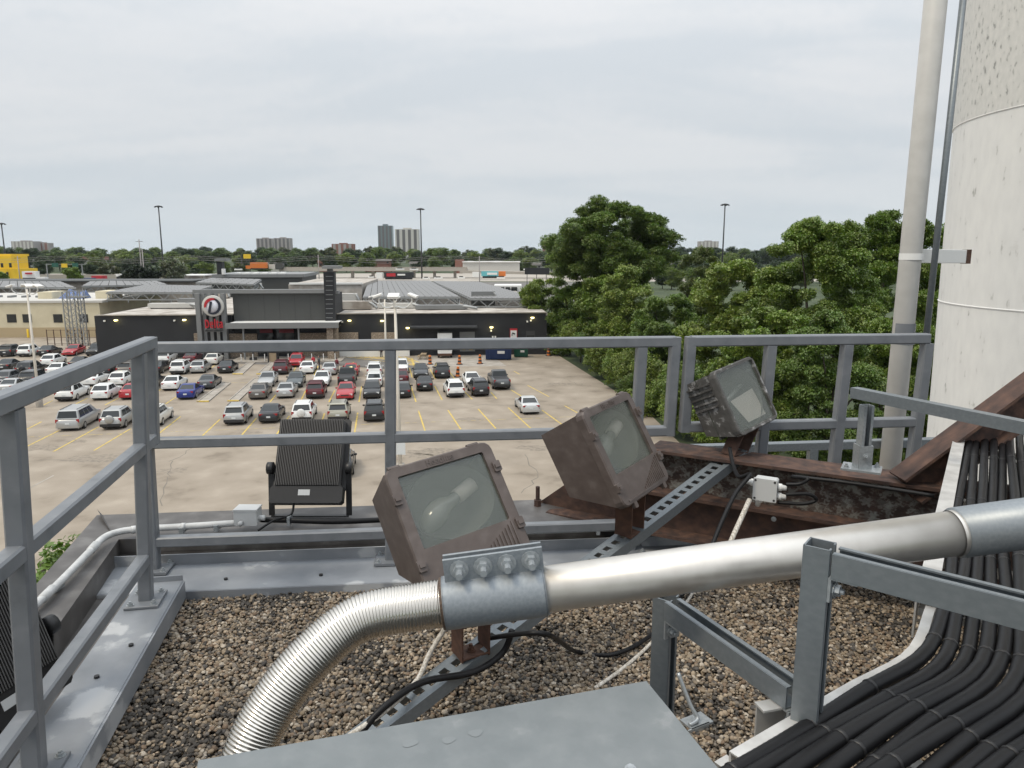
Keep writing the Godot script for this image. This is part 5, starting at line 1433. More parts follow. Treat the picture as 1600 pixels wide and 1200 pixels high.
	var k1 := fp(803.5, 522, .1).distance_to(fp(802.5, 522, .1))
	s = ST(); box(s, Vector3.ZERO, Vector3(11.5 * k1, 17.5 * k1, .08), Basis(FX, Vector3.UP, FN)); part(t, "board", s, M.red)
	s = ST(); box(s, FN * .05, Vector3(9.6 * k1, 11.5 * k1, .05), Basis(FX, Vector3.UP, FN)); part(t, "white_field", s, M.white_paint)
	s = ST(); box(s, FN * .09 + Vector3(0, .1, 0) * k1 * 10, Vector3(4.6 * k1, 2.0 * k1, .05), Basis(FX, Vector3.UP, FN) * Basis(Vector3.BACK, -.35)); box(s, FN * .09 - FX * k1 * 2.5 - Vector3(0, .8 * k1, 0), Vector3(1.2 * k1, 3.2 * k1, .05), Basis(FX, Vector3.UP, FN)); part(t, "camera_symbol", s, M.trim)
	# delivery truck backed into the bay
	t = thing("box_truck", "white box truck backed up to the loading bay door", "truck", fp(695.5, 553, 1.0) * Vector3(1, 0, 1))
	t.rotation.y = atan2(FN.x, FN.z)
	s = ST(); box(s, Vector3(0, 2.1, -1.2), Vector3(2.1, 2.6, 3.4), Basis(), .06); part(t, "cargo_box", s, M.white_paint)
	s = ST(); box(s, Vector3(0, 1.25, 1.3), Vector3(2.0, 1.3, 1.9), Basis(), .15); part(t, "cab", s, M.white_paint)
	s = ST(); box(s, Vector3(0, 1.55, 2.2), Vector3(1.7, .55, .12), Basis(Vector3.RIGHT, -.25)); part(t, "windscreen", s, M.window_glass)
	s = ST(); box(s, Vector3(0, .55, 2.25), Vector3(2.0, .3, .2), Basis(), .04); part(t, "bumper", s, M.bracket_rust)
	for q in [[-1, 1.4], [1, 1.4], [-1, -1.8], [1, -1.8]]:
		s = ST(true); tube(s, [Vector3(q[0] * .75, .42, q[1]), Vector3(q[0] * 1.02, .42, q[1])], .42, 14); part(t, "wheel", s, M.tyre)
	t = thing("pavement", "", "")
	t.remove_meta("label") if t.has_meta("label") else null
	tag(t, "", "", "", "structure")
	var pa := fp(357, 556, 5.6); var pb := fp(533, 557, 5.6)
	pa.y = .07; pb.y = .07
	s = ST(); bar(s, pa - FN * 2.6, pb - FN * 2.6, 5.2, .14, Vector3.UP, .02); part(t, "kerb_slab", s, M.concrete)
	for k in 9:
		var b := thing("white_bollard", "slim white bollard on the pavement edge before the hall entrance", "bollard", pa.lerp(pb, .1 + k * .105) - FN * .5 + Vector3(0, .07, 0), "bollards before the hall entrance")
		s = ST(true); lathe(s, [Vector2(0, 1.0), Vector2(.045, .97), Vector2(.05, 0)], 10); part(b, "post", s, M.white_paint)
		s = ST(true); lathe(s, [Vector2(.12, .03), Vector2(.12, 0)], 10); part(b, "foot", s, M.rack_steel)
	for q in [[524, 555, "pale"], [549.5, 556, "dark"], [577.5, 556.5, "pale"]]:
		var b := thing("planter", "round %s planter tub in front of the white plinth" % q[2] if q[0] != 577.5 else "round pale planter tub nearest the maroon jacket person", "planter", G(q[0], q[1]))
		s = ST(true); lathe(s, [Vector2(.3, .75), Vector2(.42, .8), Vector2(.45, .72), Vector2(.33, 0), Vector2(0, 0)], 14); part(b, "tub", s, M.concrete if q[2] == "pale" else M.panel_grey)
		s = ST(true); lathe(s, [Vector2(0, .76), Vector2(.38, .72)], 12); part(b, "soil", s, M.bark)
	# roof gear
	solar("large solar array on a steel rack over the right half of the hall roof", [[568, 463.5], [718, 463.5], [672, 439], [576, 439]], 7.9, y1, 14, 22)
	solar("stepped solar array on a steel rack at the right end of the hall roof", [[735, 466], [841, 466], [748, 440.5], [676, 439.5]], 7.7, y1, 12, 22)
	solar("solar array on a steel rack over the left end of the hall roof", [[166, 456.5], [300, 456.5], [332, 447], [228, 445]], 7.9, y0, 12, 9)
	rng.seed = 8
	for q in [[545, 468, 3, 1.4], [556, 480, 5, 1.2], [535, 455, 3, 1.6], [547, 447, 8, 1.0], [350, 462, 2, 1.2], [395, 449, 4, 1.4], [620, 478, 6, .7], [690, 480, 8, .6], [305, 474, 5, 1.1], [270, 478, 7, .7], [755, 473, 4, 2.2]]:
		var p := G(q[0], q[1] + 4, y1)
		var b := thing("roof_unit", "boxy rooftop air unit with ducts among the hall's roof gear", "roof unit", p, "rooftop units on the hall")
		s = ST(); box(s, Vector3(0, q[3] * .5 + .15, 0), Vector3(q[2], q[3], 1.6), Basis(FX, Vector3.UP, FN), .05); part(b, "casing", s, [M.fascia_grey, M.roof_pale, M.tower_block_pale][rng.randi() % 3])
		s = ST(); box(s, Vector3(0, .08, 0), Vector3(q[2] * .9, .16, 1.3), Basis(FX, Vector3.UP, FN)); part(b, "curb", s, M.dark_metal)
		s = ST(true); tube(s, curve([Vector3(q[2] * .3, q[3], 0), Vector3(q[2] * .5, q[3] * .9, .6), Vector3(q[2] * .7, .3, .9)], 5), .22, 8); part(b, "duct", s, M.rack_steel)

func neighbours():
	# pale raised roof and dark block behind the hall
	fset(G(500, 500, 0.0) * Vector3(1, 0, 1) + Vector3(0, 0, 0), deg_to_rad(4.0))
	fset(Vector3(-30, 0, -150), deg_to_rad(4.0))
	var o := thing("flat_roofed_store", "pale flat roofed store block behind the grey screen", "building")
	fpart(o, "wall", 452, 566, 444, 470, 0, 30, M.roof_pale, true)
	fpart(o, "parapet", 452, 566, 441.5, 444.5, .3, .6, M.white_paint)
	o = thing("dark_block", "dark grey flat roofed block with a pale edge behind the hall", "building")
	fset(Vector3(-60, 0, -205), deg_to_rad(6.0))
	fpart(o, "wall", 332, 474, 433, 470, 0, 25, M.panel_grey, true)
	fpart(o, "roof_edge", 331, 475, 428.5, 433.5, .5, 26, M.fascia_grey)
	fpart(o, "chimney", 339.5, 348, 409, 430, .3, 2.5, M.black_wall)
	fpart(o, "chimney_cap", 335, 353, 404, 407.5, .8, 4, M.fascia_grey); fpart(o, "roof_drum", 346.5, 351, 420, 429, 1.5, 1.2, M.white_paint)
	for k in 6: fpart(o, "roof_unit", 365 + k * 14, 375 + k * 14, 426, 429, -1, 4, M.white_paint)
	solar("flat array on a rack in front of the dark block", [[306, 441], [396, 444], [408, 436.5], [330, 434.5]], 8.2, 0, 8, 5)
	solar("far left solar array beyond the cream building", [[-60, 448], [118, 449], [95, 440], [-40, 439]], 7.6, 5.0, 12, 5)
	solar("narrow solar array beside the blue tarpaulin", [[128, 446.5], [262, 444.5], [240, 437.5], [140, 440]], 7.6, 5.0, 10, 4)
	# cream industrial building
	fset(G(60, 527), deg_to_rad(3.0))
	o = thing("cream_building", "long cream painted block building with small dark windows", "building")
	fpart(o, "wall", -140, 160, 473, 527, 0, 26, M.cream_wall, true)
	fpart(o, "brown_base", -140, 160, 512, 527, .08, .2, mat("tan_base", lin(.4, .32, .2), .85), true)
	fpart(o, "coping", -140, 160, 470, 473.6, .2, 26.4, M.tower_block_pale)
	var q := fp(-140, 470, 0); 
	for u in [[11.5, 26], [36, 50], [84, 98], [124, 138], [-30, -15]]:
		var w = fpart(o, "window", u[0], u[1], 491, 504, .06, .12, M.trim)
		fpart(w, "pane", u[0] + 1, u[1] - 1, 492, 503, .1, .1, M.window_glass)
	for u in [[60, 82, 456.5, 465], [150, 172, 455, 463]]: fpart(o, "roof_hut", u[0], u[1], u[2], 471, -5, 5, M.cream_wall)
	for k in 7: fpart(o, "roof_vent", -10 + k * 22, -5 + k * 22, 462, 471, -9, 2, M.fascia_grey)
	o = thing("tarpaulin_cover", "blue and white draped tarpaulin on the cream building roof", "tarpaulin", fp(112, 470, -6))
	var s := ST()
	var tp := [Vector3(-2.2, .6, 0), Vector3(-.8, 2.1, -1), Vector3(.9, 1.6, -1.2), Vector3(2.3, 1.9, -1), Vector3(2.6, .6, 0)]
	for k in 4: quad(s, tp[k], tp[k + 1], Vector3(tp[k + 1].x, -.1, 1.6), Vector3(tp[k].x, -.1, 1.6)); quad(s, tp[k + 1], tp[k], Vector3(tp[k].x, -.1, -3), Vector3(tp[k + 1].x, -.1, -3))
	part(o, "sheet", s, mat("tarp", lin(.09, .14, .3), .6))
	# two lattice masts with a platform
	var base := G(120, 541)
	var dpt := -base.z
	for m in [[105.5, 117], [123.5, 133]]:
		o = thing("lattice_mast", "rusty steel lattice mast under the raised platform", "mast", Vector3.ZERO, "twin lattice masts")
		var a := P(m[0], 541, dpt) * Vector3(1, 0, 1); var b := P(m[1], 541, dpt) * Vector3(1, 0, 1)
		var H := P(110, 456, dpt).y
		var back := Vector3(0, 0, -(b - a).length())
		var legs := [a, b, b + back, a + back]
		for l in legs:
			s = ST(); bar(s, l, l + Vector3(0, H, 0), .13, .13); part(o, "leg", s, M.rack_steel)
		s = ST()
		for f in 4:
			var l0: Vector3 = legs[f]; var l1: Vector3 = legs[(f + 1) % 4]
			for k in 9:
				var ya := H * k / 9.0; var yb := H * (k + 1) / 9.0
				bar(s, l0 + Vector3(0, ya, 0), l1 + Vector3(0, yb, 0), .055, .055); bar(s, l0 + Vector3(0, yb, 0), l1 + Vector3(0, yb, 0), .055, .055)
		part(o, "lattice", s, M.rack_steel)
	o = thing("mast_platform", "steel platform with drum joining the twin lattice masts", "platform")
	var pa := P(106, 464, dpt); var pb := P(133, 464, dpt)
	s = ST(); bar(s, pa + Vector3(0, 0, -.6), pb + Vector3(0, 0, -.6), 1.4, .2); bar(s, pa + Vector3(0, 1.0, .1), pb + Vector3(0, 1.0, .1), .08, .08); part(o, "deck", s, M.rack_steel)
	for k in 4:
		s = ST(); bar(s, pa.lerp(pb, k / 3.0), pa.lerp(pb, k / 3.0) + Vector3(0, 1.05, 0), .08, .08); part(o, "baluster", s, M.rack_steel)
	# mesh fence and yellow bollard
	o = thing("mesh_fence", "rusty framed mesh fence round the lattice masts", "fence")
	for k in 8:
		var p := G(75 + k * 11, 540)
		s = ST(); bar(s, p, p + Vector3(0, 2.6, 0), .1, .1); part(o, "post", s, M.rust)
	for y in [.3, 1.3, 2.5]:
		s = ST(); bar(s, G(75, 540) + Vector3(0, y, 0), G(152, 540) + Vector3(0, y, 0), .05, .05); part(o, "rail", s, M.rust)
	o = thing("yellow_bollard", "yellow bollard beside the ramp of the cream building", "bollard", G(44.5, 528))
	s = ST(true); lathe(s, [Vector2(0, 1.6), Vector2(.16, 1.5), Vector2(.18, 0)], 12); part(o, "post", s, M.yellow)
	s = ST(true); lathe(s, [Vector2(.24, .06), Vector2(.24, 0)], 12); part(o, "foot", s, M.concrete)
	o = thing("ramp_railing", "brown pipe railing along the loading ramp", "railing")
	for k in 6:
		var p := G(-8 + k * 12, 522)
		s = ST(); bar(s, p, p + Vector3(0, 1.9, 0), .09, .09); part(o, "post", s, M.rust)
	for y in [1.0, 1.85]:
		s = ST(); bar(s, G(-8, 522) + Vector3(0, y, 0), G(54, 522) + Vector3(0, y, 0), .08, .08); part(o, "rail", s, M.rust)

# ================= DISTANCE =================
func tower_block(label, u0, u1, v0, d: float, m: Material, stripes := 0, sm: Material = null, storeys := 0):
	var a := P(u0, v0, d); var b := P(u1, v0, d)
	var o := thing("apartment_tower", label, "building", Vector3((a.x + b.x) * .5, 0, a.z))
	var w := b.x - a.x; var h := a.y
	var s := ST(); box(s, Vector3(0, h * .5, -w * .3), Vector3(w, h, w * .6)); part(o, "wall", s, m)
	s = ST(); box(s, Vector3(0, h + h * .02, -w * .3), Vector3(w * .35, h * .05, w * .3)); part(o, "plant_room", s, m)
	for k in stripes:
		s = ST(); box(s, Vector3(-w * .5 + w * (k + .5) / stripes, h * .5, .05), Vector3(w / stripes * .5, h * .97, .4)); part(o, "window_band", s, sm)
	for k in storeys:
		s = ST(); box(s, Vector3(0, h * (k + .5) / storeys, .3), Vector3(w * .96, h / storeys * .22, .3)); part(o, "balcony_row", s, sm)
func mast(label, u, v, d: float):
	var t := P(u, v, d)
	var o := thing("high_mast_light", label, "light mast", Vector3(t.x, 0, t.z), "high mast highway lights")
	var s := ST(true); tube(s, [Vector3.ZERO, Vector3(0, t.y, 0)], [.45, .3], 8); part(o, "mast", s, M.dark_metal)
	s = ST(true); lathe(s, [Vector2(0, t.y + .4), Vector2(1.8, t.y), Vector2(1.8, t.y - .4), Vector2(.3, t.y - .4)], 10); part(o, "ring", s, M.dark_metal)
	for k in 6:
		var a := TAU * k / 6
		s = ST(); box(s, Vector3(cos(a) * 1.9, t.y - .5, sin(a) * 1.9), Vector3(.7, .45, .7)); part(o, "luminaire", s, M.dark_metal)
func simple(label, called, category, parts_: Array, group := ""):   # parts_: [name, u0,u1,v0,v1, depth_at, thick, material, ground]
	var q0: Array = parts_[0]
	var o := thing(called, label, category, Vector3.ZERO, group)
	for q in parts_:
		fset(Vector3(0, 0, -q[5]), 0.0)
		fpart(o, q[0], q[1], q[2], q[3], q[4], 0.0, q[6], q[7], q[8] if q.size() > 8 else false)
	return o
func distance():
	var g := struct("highway")
	sheet(g, "carriageway", [G(-300, 437), G(900, 440), G(1700, 440), G(1700, 428), G(900, 427), G(-300, 428)], 0.02, M.road_concrete)
	sheet(g, "yard", [G(-400, 520), G(1000, 480), G(900, 441), G(-400, 438)], -0.02, M.asphalt_dark)
	var s := ST()
	bar(s, P(-60, 434, 392), P(440, 434, 392), 1.0, 3.5); bar(s, P(440, 421, 430), P(730, 421, 430), 9, 1.6); bar(s, P(720, 424, 430), P(900, 428, 425), 9, 1.6)
	for k in 9: bar(s, P(455 + k * 32, 422, 430), P(455 + k * 32, 440, 430), 2.2, 1.5)
	part(g, "overpass", s, M.road_concrete)
	s = ST(); bar(s, P(440, 418.5, 426), P(730, 418.5, 426), .4, 1.0); part(g, "overpass_barrier", s, M.concrete)
	sheet(g, "grass_bank", [G(60, 437.5, .3), G(430, 437.5, .3), G(430, 429, .3), G(60, 429, .3)], 0.3, M.grass)
	# towers
	tower_block("twin apartment tower with brown balconies, left of the pair", 400, 425, 372.5, 1500, M.tower_block, 4, M.tower_dark, 0)
	tower_block("twin apartment tower with brown balconies, right of the pair", 427.5, 452.5, 372, 1480, M.tower_block, 4, M.tower_dark, 0)
	tower_block("grey green glass tower with a dark crown", 590, 612.5, 352.5, 1300, M.tower_glass, 4, M.tower_dark, 0)
	tower_block("white slab tower with dark vertical window stripes", 617, 653, 358, 1250, M.tower_block_pale, 4, M.tower_dark, 0)
	tower_block("grey apartment tower between the big tree and the mast", 1094, 1123, 377, 1500, M.tower_block, 5, M.tower_block_pale, 0)
	tower_block("low pale tower half hidden by trees beside the grey tower", 1052, 1066, 388, 1500, M.tower_block_pale, 2, M.tower_block, 0)
	tower_block("brick apartment tower beside the big tree crown", 847, 864, 376.5, 1200, M.tower_block, 3, M.brick_far, 0)
	tower_block("wide grey brown apartment slab at the left end", 17, 52, 377, 1300, M.tower_block, 6, M.tower_block_pale, 0)
	tower_block("lower grey brown apartment slab beside the wide slab", 52, 75, 379.5, 1320, M.tower_block, 3, M.brick_far, 0)
	tower_block("brown brick block among the far trees", 518, 551, 381, 900, M.brick_far, 4, M.tower_block, 0)
	mast("high mast light left of the overhead sign gantry", 2, 349, 420)
	mast("high mast light above the far tree line beside the utility poles", 247.5, 322, 400)
	mast("high mast light beside the white slab tower", 657, 326, 420)
	mast("high mast light right of the big tree", 1133, 319, 380)
	# utility poles and wires
	for q in [[217, 374, 222, 438, 250], [222, 390, 224, 440, 240], [497, 398, 497, 442, 300], [749, 400, 749, 440, 280], [27, 400, 28, 436, 260], [1000, 405, 1000, 440, 300]]:
		var t := P(q[0], q[1], q[4])
		var o := thing("utility_pole", "slim utility pole standing before the highway", "pole", Vector3(t.x, 0, t.z), "utility poles along the highway")
		s = ST(true); tube(s, [Vector3.ZERO, Vector3(0, t.y, 0)], [.22, .15], 8); part(o, "shaft", s, M.tower_block)
		s = ST(); box(s, Vector3(0, t.y - .7, 0), Vector3(2.4, .14, .14)); part(o, "crossarm", s, M.bark)
	var wr := thing("power_line", "thin overhead wires strung between the utility poles", "wires")
	for y in [0, 2.2, 5]:
		var pts := []
		for k in 13:
			var u := -100 + k * 100.0
			pts.append(P(u, 400 + y * 1.2 + 2.2 * sin(k * PI), 270) - Vector3(0, 1.2 * absf(sin(k * PI / 2)), 0))
		s = ST(); tube(s, curve(pts, 4), .035, 4); part(wr, "wire", s, M.tower_block)
	# things near the highway
	var o
	o = simple("yellow gabled building with dark windows at the left edge", "yellow_building", "building", [["wall", -40, 31, 420, 437, 300, 12, M.yellow, true], ["gable", -40, 20, 400, 420, 301, 10, M.yellow], ["gable_roof", -38, 18, 397, 400.5, 302, 11, M.yellow], ["window", 1.5, 4.8, 411, 418, 299, .3, M.window_glass], ["window", 14.5, 18, 411, 418, 299, .3, M.window_glass], ["window", 10, 13, 425, 431, 299, .3, M.window_glass]])
	simple("white box trailer with small red lettering beside the yellow building", "parked_trailer", "trailer", [["box", 35, 55, 424, 434, 290, 3, M.white_paint], ["lettering", 39, 50, 426, 428.5, 289.5, .2, M.red], ["cab", 56, 70, 433, 437.5, 289, 2.4, M.white_paint, true], ["wheel_set", 36, 54, 434, 437.5, 291, 2, M.trim, true]])
	simple("orange box trailer standing on the overpass", "parked_trailer", "trailer", [["box", 391, 416, 410, 419, 420, 3, M.orange], ["cab", 384, 391, 415, 420, 420, 2.4, M.orange], ["wheel_set", 392, 414, 419, 420.5, 420, 2, M.trim]])
	simple("dark grey tank trailer behind the orange trailer", "parked_trailer", "trailer", [["box", 431, 442, 411.5, 420, 424, 3, M.panel_grey], ["cab", 420, 430, 413, 420, 424, 2.4, M.tower_block_pale], ["wheel_set", 431, 441, 420, 421, 424, 2, M.trim]])
	simple("red and black box truck driving under the overpass", "highway_truck", "truck", [["box", 600, 646, 425.5, 434, 395, 3, M.black_wall], ["red_panel", 604, 618, 427, 432, 394.7, .3, M.red], ["lettering", 621, 633, 428, 430.5, 394.7, .3, M.white_paint], ["cab", 588, 598, 426, 435, 395, 2.6, M.white_paint], ["wheel_set", 602, 644, 434, 436.5, 396, 2, M.trim]])
	simple("teal box truck with orange and yellow panels on the highway", "highway_truck", "truck", [["box", 752, 779, 424, 431.5, 400, 3, M.teal], ["pale_panel", 761, 777, 426, 429.5, 399.7, .3, M.white_paint], ["tail_panel", 779, 790, 424, 431.5, 400, 3, M.orange], ["cab", 738, 750, 425, 433, 400, 2.6, M.white_paint], ["wheel_set", 754, 788, 431.5, 434, 401, 2, M.trim]])
	for q in [[575, 432, 4], [660, 434, 5], [678, 433.5, 6], [512, 433, 4], [618, 419.5, 6], [640, 419.8, 6], [776, 433, 6], [150, 432, 5], [192, 430.5, 6], [262, 430, 5], [366, 420, 5], [715, 433, 5], [818, 420, 7]]:
		fset(Vector3(0, 0, -398), 0.0)
		o = thing("highway_car", "small pale car passing along the distant highway", "car", Vector3.ZERO, "cars on the distant highway")
		fpart(o, "body", q[0], q[0] + q[2] * 2.2, q[1], q[1] + 2.2, 0, 1.8, M.white_paint); fpart(o, "cabin", q[0] + q[2] * .5, q[0] + q[2] * 1.7, q[1] - 1.5, q[1], -.1, 1.5, M.window_glass)
	simple("black digital billboard on short posts beyond the hall", "billboard", "billboard", [["screen", 820, 858.5, 418.5, 428.8, 230, .8, M.black_wall], ["leg", 823, 824, 428.8, 440, 230, .3, M.dark_metal, true], ["leg", 838, 839, 428.8, 440, 230, .3, M.dark_metal, true], ["leg", 853, 854, 428.8, 440, 230, .3, M.dark_metal, true]])
	simple("small yellow pole sign above the orange trailer", "pole_sign", "sign", [["panel", 380.5, 391.5, 397, 404, 410, .6, M.yellow], ["post", 378, 379, 397, 430, 410.5, .5, M.dark_metal, true]])
	simple("overhead highway sign gantry with green and yellow panels", "sign_gantry", "sign", [["beam", 74, 131, 412.5, 413.5, 380, .6, M.rack_steel], ["green_panel", 81, 91, 411, 417, 379, .4, M.green], ["yellow_panel", 96, 105, 412, 418, 379, .4, M.yellow], ["green_panel", 113, 122, 411, 417, 379, .4, M.green], ["leg", 74, 75.2, 412, 436, 380, .5, M.rack_steel, true], ["leg", 129, 130.2, 412, 436, 380, .5, M.rack_steel, true]])
	simple("long cream warehouse beyond the highway", "warehouse", "building", [["wall", 723, 812, 409.5, 419, 520, 20, M.tower_block_pale, true], ["brown_annex", 711, 724, 405.5, 417, 522, 15, M.brick_far, true], ["roof_edge", 722, 813, 408.5, 410, 519, 21, M.white_paint]])
	var hs := [[570, 611, 405, 411, "brick house row under dark trees"], [640, 652, 409, 416, "pale beige house with flat roof"], [497, 523, 407, 415, "red brick house beside the pylon"], [124, 156, 401, 411, "red roofed house above the sign gantry"], [402, 440, 410, 417, "brown house behind the orange trailer"], [815, 848, 411, 418, "grey house right of the cream warehouse"], [172, 190, 416, 421, "low grey roofed house on the bank"], [28, 44, 405, 412, "dark roofed house behind the yellow building"], [1040, 1062, 412, 425, "pale house seen through the trees"]]
	for q in hs:
		simple(q[4], "far_house", "house", [["wall", q[0], q[1], (q[2] + q[3]) * .5, q[3] + 4, 560, 10, M.brick_far if q[4].contains("r") and q[4].contains("brick") else M.tower_block_pale, true], ["roof", q[0] - 1, q[1] + 1, q[2], (q[2] + q[3]) * .5, 559, 12, M.brick_far if q[4].contains("red") else M.tower_block], ["window", q[0] + 3, q[0] + 6, q[3] - 2, q[3], 559, .5, M.window_glass], ["window", q[1] - 7, q[1] - 4, q[3] - 2, q[3], 559, .5, M.window_glass]])
	# car dealer yard with pale vehicles and a low sheds row
	simple("white and glass pavilion behind the solar array", "pavilion", "building", [["wall", 772, 815, 446, 456, 175, 8, M.white_paint, true], ["window", 783, 788, 448.5, 453, 174.5, .4, M.window_glass], ["window", 790, 797, 448.5, 454, 174.5, .4, M.window_glass], ["window", 799, 808, 448.5, 455, 174.5, .4, M.window_glass]])
	simple("low dark shed row behind the left solar arrays", "shed_row", "building", [["wall", -60, 300, 441, 450, 190, 12, M.concrete, true], ["roof", -61, 301, 438.5, 441, 189, 14, M.panel_grey]])
	simple("blue van parked beyond the sheds", "parked_van", "van", [["van_body", 129, 142, 434.5, 440, 230, 3, M.blue], ["wheel_set", 130, 141, 440, 441.5, 230.5, 2, M.trim, true]])
	simple("red van parked beyond the sheds", "parked_van", "van", [["van_body", 143, 160, 431, 436, 240, 3, M.red], ["wheel_set", 144, 158, 436, 440, 240.5, 2, M.trim, true]])
	simple("white flatbed lorry on the grass bank", "parked_lorry", "truck", [["body", 181, 195, 428.5, 432, 300, 3, M.white_paint], ["wheel_set", 182, 194, 432, 434, 300.5, 2, M.trim, true]])
	simple("pale workshop with dark doors behind the round shrub", "workshop", "building", [["wall", 280, 318, 431, 440, 260, 10, M.roof_pale, true], ["roof_edge", 279, 319, 429.5, 431.2, 259, 11, M.white_paint], ["door", 284, 288, 435, 440, 259, .4, M.trim, true], ["door", 294, 298, 435, 440, 259, .4, M.trim, true]])

# ================= TREES =================
var clumps := []
func clump_mesh(seed_: int, n: int, leaf: float) -> ArrayMesh:
	var r := RandomNumberGenerator.new(); r.seed = seed_
	var s := ST()
	for i in n:
		var c := Vector3(r.randfn(), r.randfn() * .8, r.randfn()).limit_length(1.6) * 0.42
		var b := Basis.from_euler(Vector3(r.randf_range(-.9, .9), r.randf() * TAU, r.randf_range(-.7, .7)))
		var w := leaf * r.randf_range(.7, 1.2)
		var a0 := c + b * Vector3(0, 0, -w); var a1 := c + b * Vector3(w * .55, -.08 * w, 0); var a2 := c + b * Vector3(0, -.2 * w, w); var a3 := c + b * Vector3(-w * .55, -.08 * w, 0)
		quad(s, a0, a1, a2, a3)
	return done(s)
func leaf_mat() -> StandardMaterial3D:
	if M.has("leaf"): return M.leaf
	var m := mat("leaf", Color.WHITE, 0.45)
	m.vertex_color_use_as_albedo = true
	m.backlight_enabled = true; m.backlight = Color(0.6, 0.7, 0.3)
	m.metallic_specular = 0.5
	return m
# lobes: [centre, radii]; leaf clumps fill each lobe's shell unevenly; size = clump radius
func crown(o: Node3D, lobes: Array, count: int, size: float, tint: Vector3, seed_: int, vary := 0.22, solid := false):
	var r := RandomNumberGenerator.new(); r.seed = seed_
	var ns := FastNoiseLite.new(); ns.seed = seed_; ns.frequency = 0.25 / size
	var vol := 0.0
	for l in lobes: vol += pow(l[1].x * l[1].y * l[1].z, 0.6667)
	var xs := []; var cs := []
	for l in lobes:
		var n := int(count * pow(l[1].x * l[1].y * l[1].z, 0.6667) / vol)
		var lt := 1.0 + r.randf_range(-vary, vary) * .7
		for i in n:
			var d := Vector3(r.randfn(), r.randfn() + .15, r.randfn()).normalized()
			var p: Vector3 = l[0] + d * l[1] * (1.0 + 0.3 * ns.get_noise_3dv((l[0] + d * l[1]))) * pow(r.randf(), 0.38)
			if ns.get_noise_3dv(p * 0.8 + Vector3(50, 0, 0)) < -0.34: continue        # gaps
			var sc := size * r.randf_range(.65, 1.25)
			xs.append(Transform3D(Basis.from_euler(Vector3(r.randf_range(-.5, .5), r.randf() * TAU, r.randf_range(-.5, .5))).scaled(Vector3.ONE * sc), p))
			var t := tint * lt * (1.0 + r.randf_range(-vary, vary))
			cs.append(Color(t.x * r.randf_range(.9, 1.15), t.y, t.z * r.randf_range(.8, 1.1)))
	var src: ArrayMesh = clumps[seed_ % clumps.size()]
	if solid:                               # small crowns: one real mesh
		var ar := src.surface_get_arrays(0)
		var bv: PackedVector3Array = ar[Mesh.ARRAY_VERTEX]; var bn: PackedVector3Array = ar[Mesh.ARRAY_NORMAL]
		var V := PackedVector3Array(); var N := PackedVector3Array(); var C := PackedColorArray()
		for i in xs.size():
			V.append_array(xs[i] * bv)
			N.append_array(Transform3D(xs[i].basis.orthonormalized(), Vector3.ZERO) * bn)
			var cc := PackedColorArray(); cc.resize(bv.size()); cc.fill(cs[i])
			C.append_array(cc)
		var out := []; out.resize(Mesh.ARRAY_MAX)
		out[Mesh.ARRAY_VERTEX] = V; out[Mesh.ARRAY_NORMAL] = N; out[Mesh.ARRAY_COLOR] = C
		var am := ArrayMesh.new(); am.add_surface_from_arrays(Mesh.PRIMITIVE_TRIANGLES, out)
		return put(o, "crown", am, leaf_mat())
	var mm := MultiMesh.new()
	mm.transform_format = MultiMesh.TRANSFORM_3D
	mm.use_colors = true
	mm.mesh = src
	mm.instance_count = xs.size()
	for i in xs.size():
		mm.set_instance_transform(i, xs[i]); mm.set_instance_color(i, cs[i])
	var g := MultiMeshInstance3D.new()
	g.name = "crown"; g.multimesh = mm; g.material_override = leaf_mat()
	g.set_meta("kind", "stuff")
	o.add_child(g, true)
	return g
func limbs(o: Node3D, top: float, r0: float, lobes: Array, lean := Vector3.ZERO):
	var s := ST(true)
	var fork := Vector3(0, top * .42, 0) + lean * .3
	tube(s, [Vector3.ZERO, Vector3(0, top * .2, 0) + lean * .1, fork], [r0, r0 * .8, r0 * .62], 9)
	part(o, "trunk", s, M.bark)
	for l in lobes:
		s = ST(true)
		var e: Vector3 = l[0]
		tube(s, curve([fork - Vector3(0, top * .05, 0), fork.lerp(e, .45) + Vector3(0, top * .05, 0), e], 4), range(9).map(func(k): return lerpf(r0 * .42, r0 * .08, k / 8.0)), 6)
		part(o, "limb", s, M.bark)
# a tree whose crown fills the pixel box (u0..u1, v0..v1) at depth d, standing on the ground
func tree(called, label, u0, u1, v0, v1, d: float, count: int, size: float, tint: Vector3, seed_: int, nl := 7, group := ""):
	var a := P(u0, v1, d); var b := P(u1, v0, d)
	var cx := (a.x + b.x) * .5
	var o := thing(called, label, "shrub" if called.contains("shrub") else "tree", Vector3(cx, 0, -d), group)
	var r := RandomNumberGenerator.new(); r.seed = seed_ * 7 + 1
	var w := (b.x - a.x) * .5; var top := b.y; var bot := maxf(a.y, .3)
	var h := (top - bot) * .5; var cy := (top + bot) * .5
	var lobes := []
	var main := []
	for i in nl * 10:
		var q := Vector3(r.randfn(), r.randfn(), r.randfn()).normalized()
		var m := pow(pow(absf(q.x), 2.3) + pow(absf(q.y), 2.3) + pow(absf(q.z), 2.3), 1.0 / 2.3)
		q = q / m * (r.randf_range(.3, .9) if i % 4 == 0 else r.randf_range(.62, .95))
		var rr := minf(w, h) * r.randf_range(.11, .27)
		lobes.append([Vector3(q.x * w, cy + q.y * h, q.z * w * .8), Vector3(rr * r.randf_range(.9, 1.5), rr * r.randf_range(.6, .95), rr * r.randf_range(.9, 1.4))])
		if i % 9 == 0: main.append(lobes[-1])
	crown(o, lobes, count, size, tint, seed_)
	limbs(o, top, clampf(top * .018, .08, .5), main)
	return o

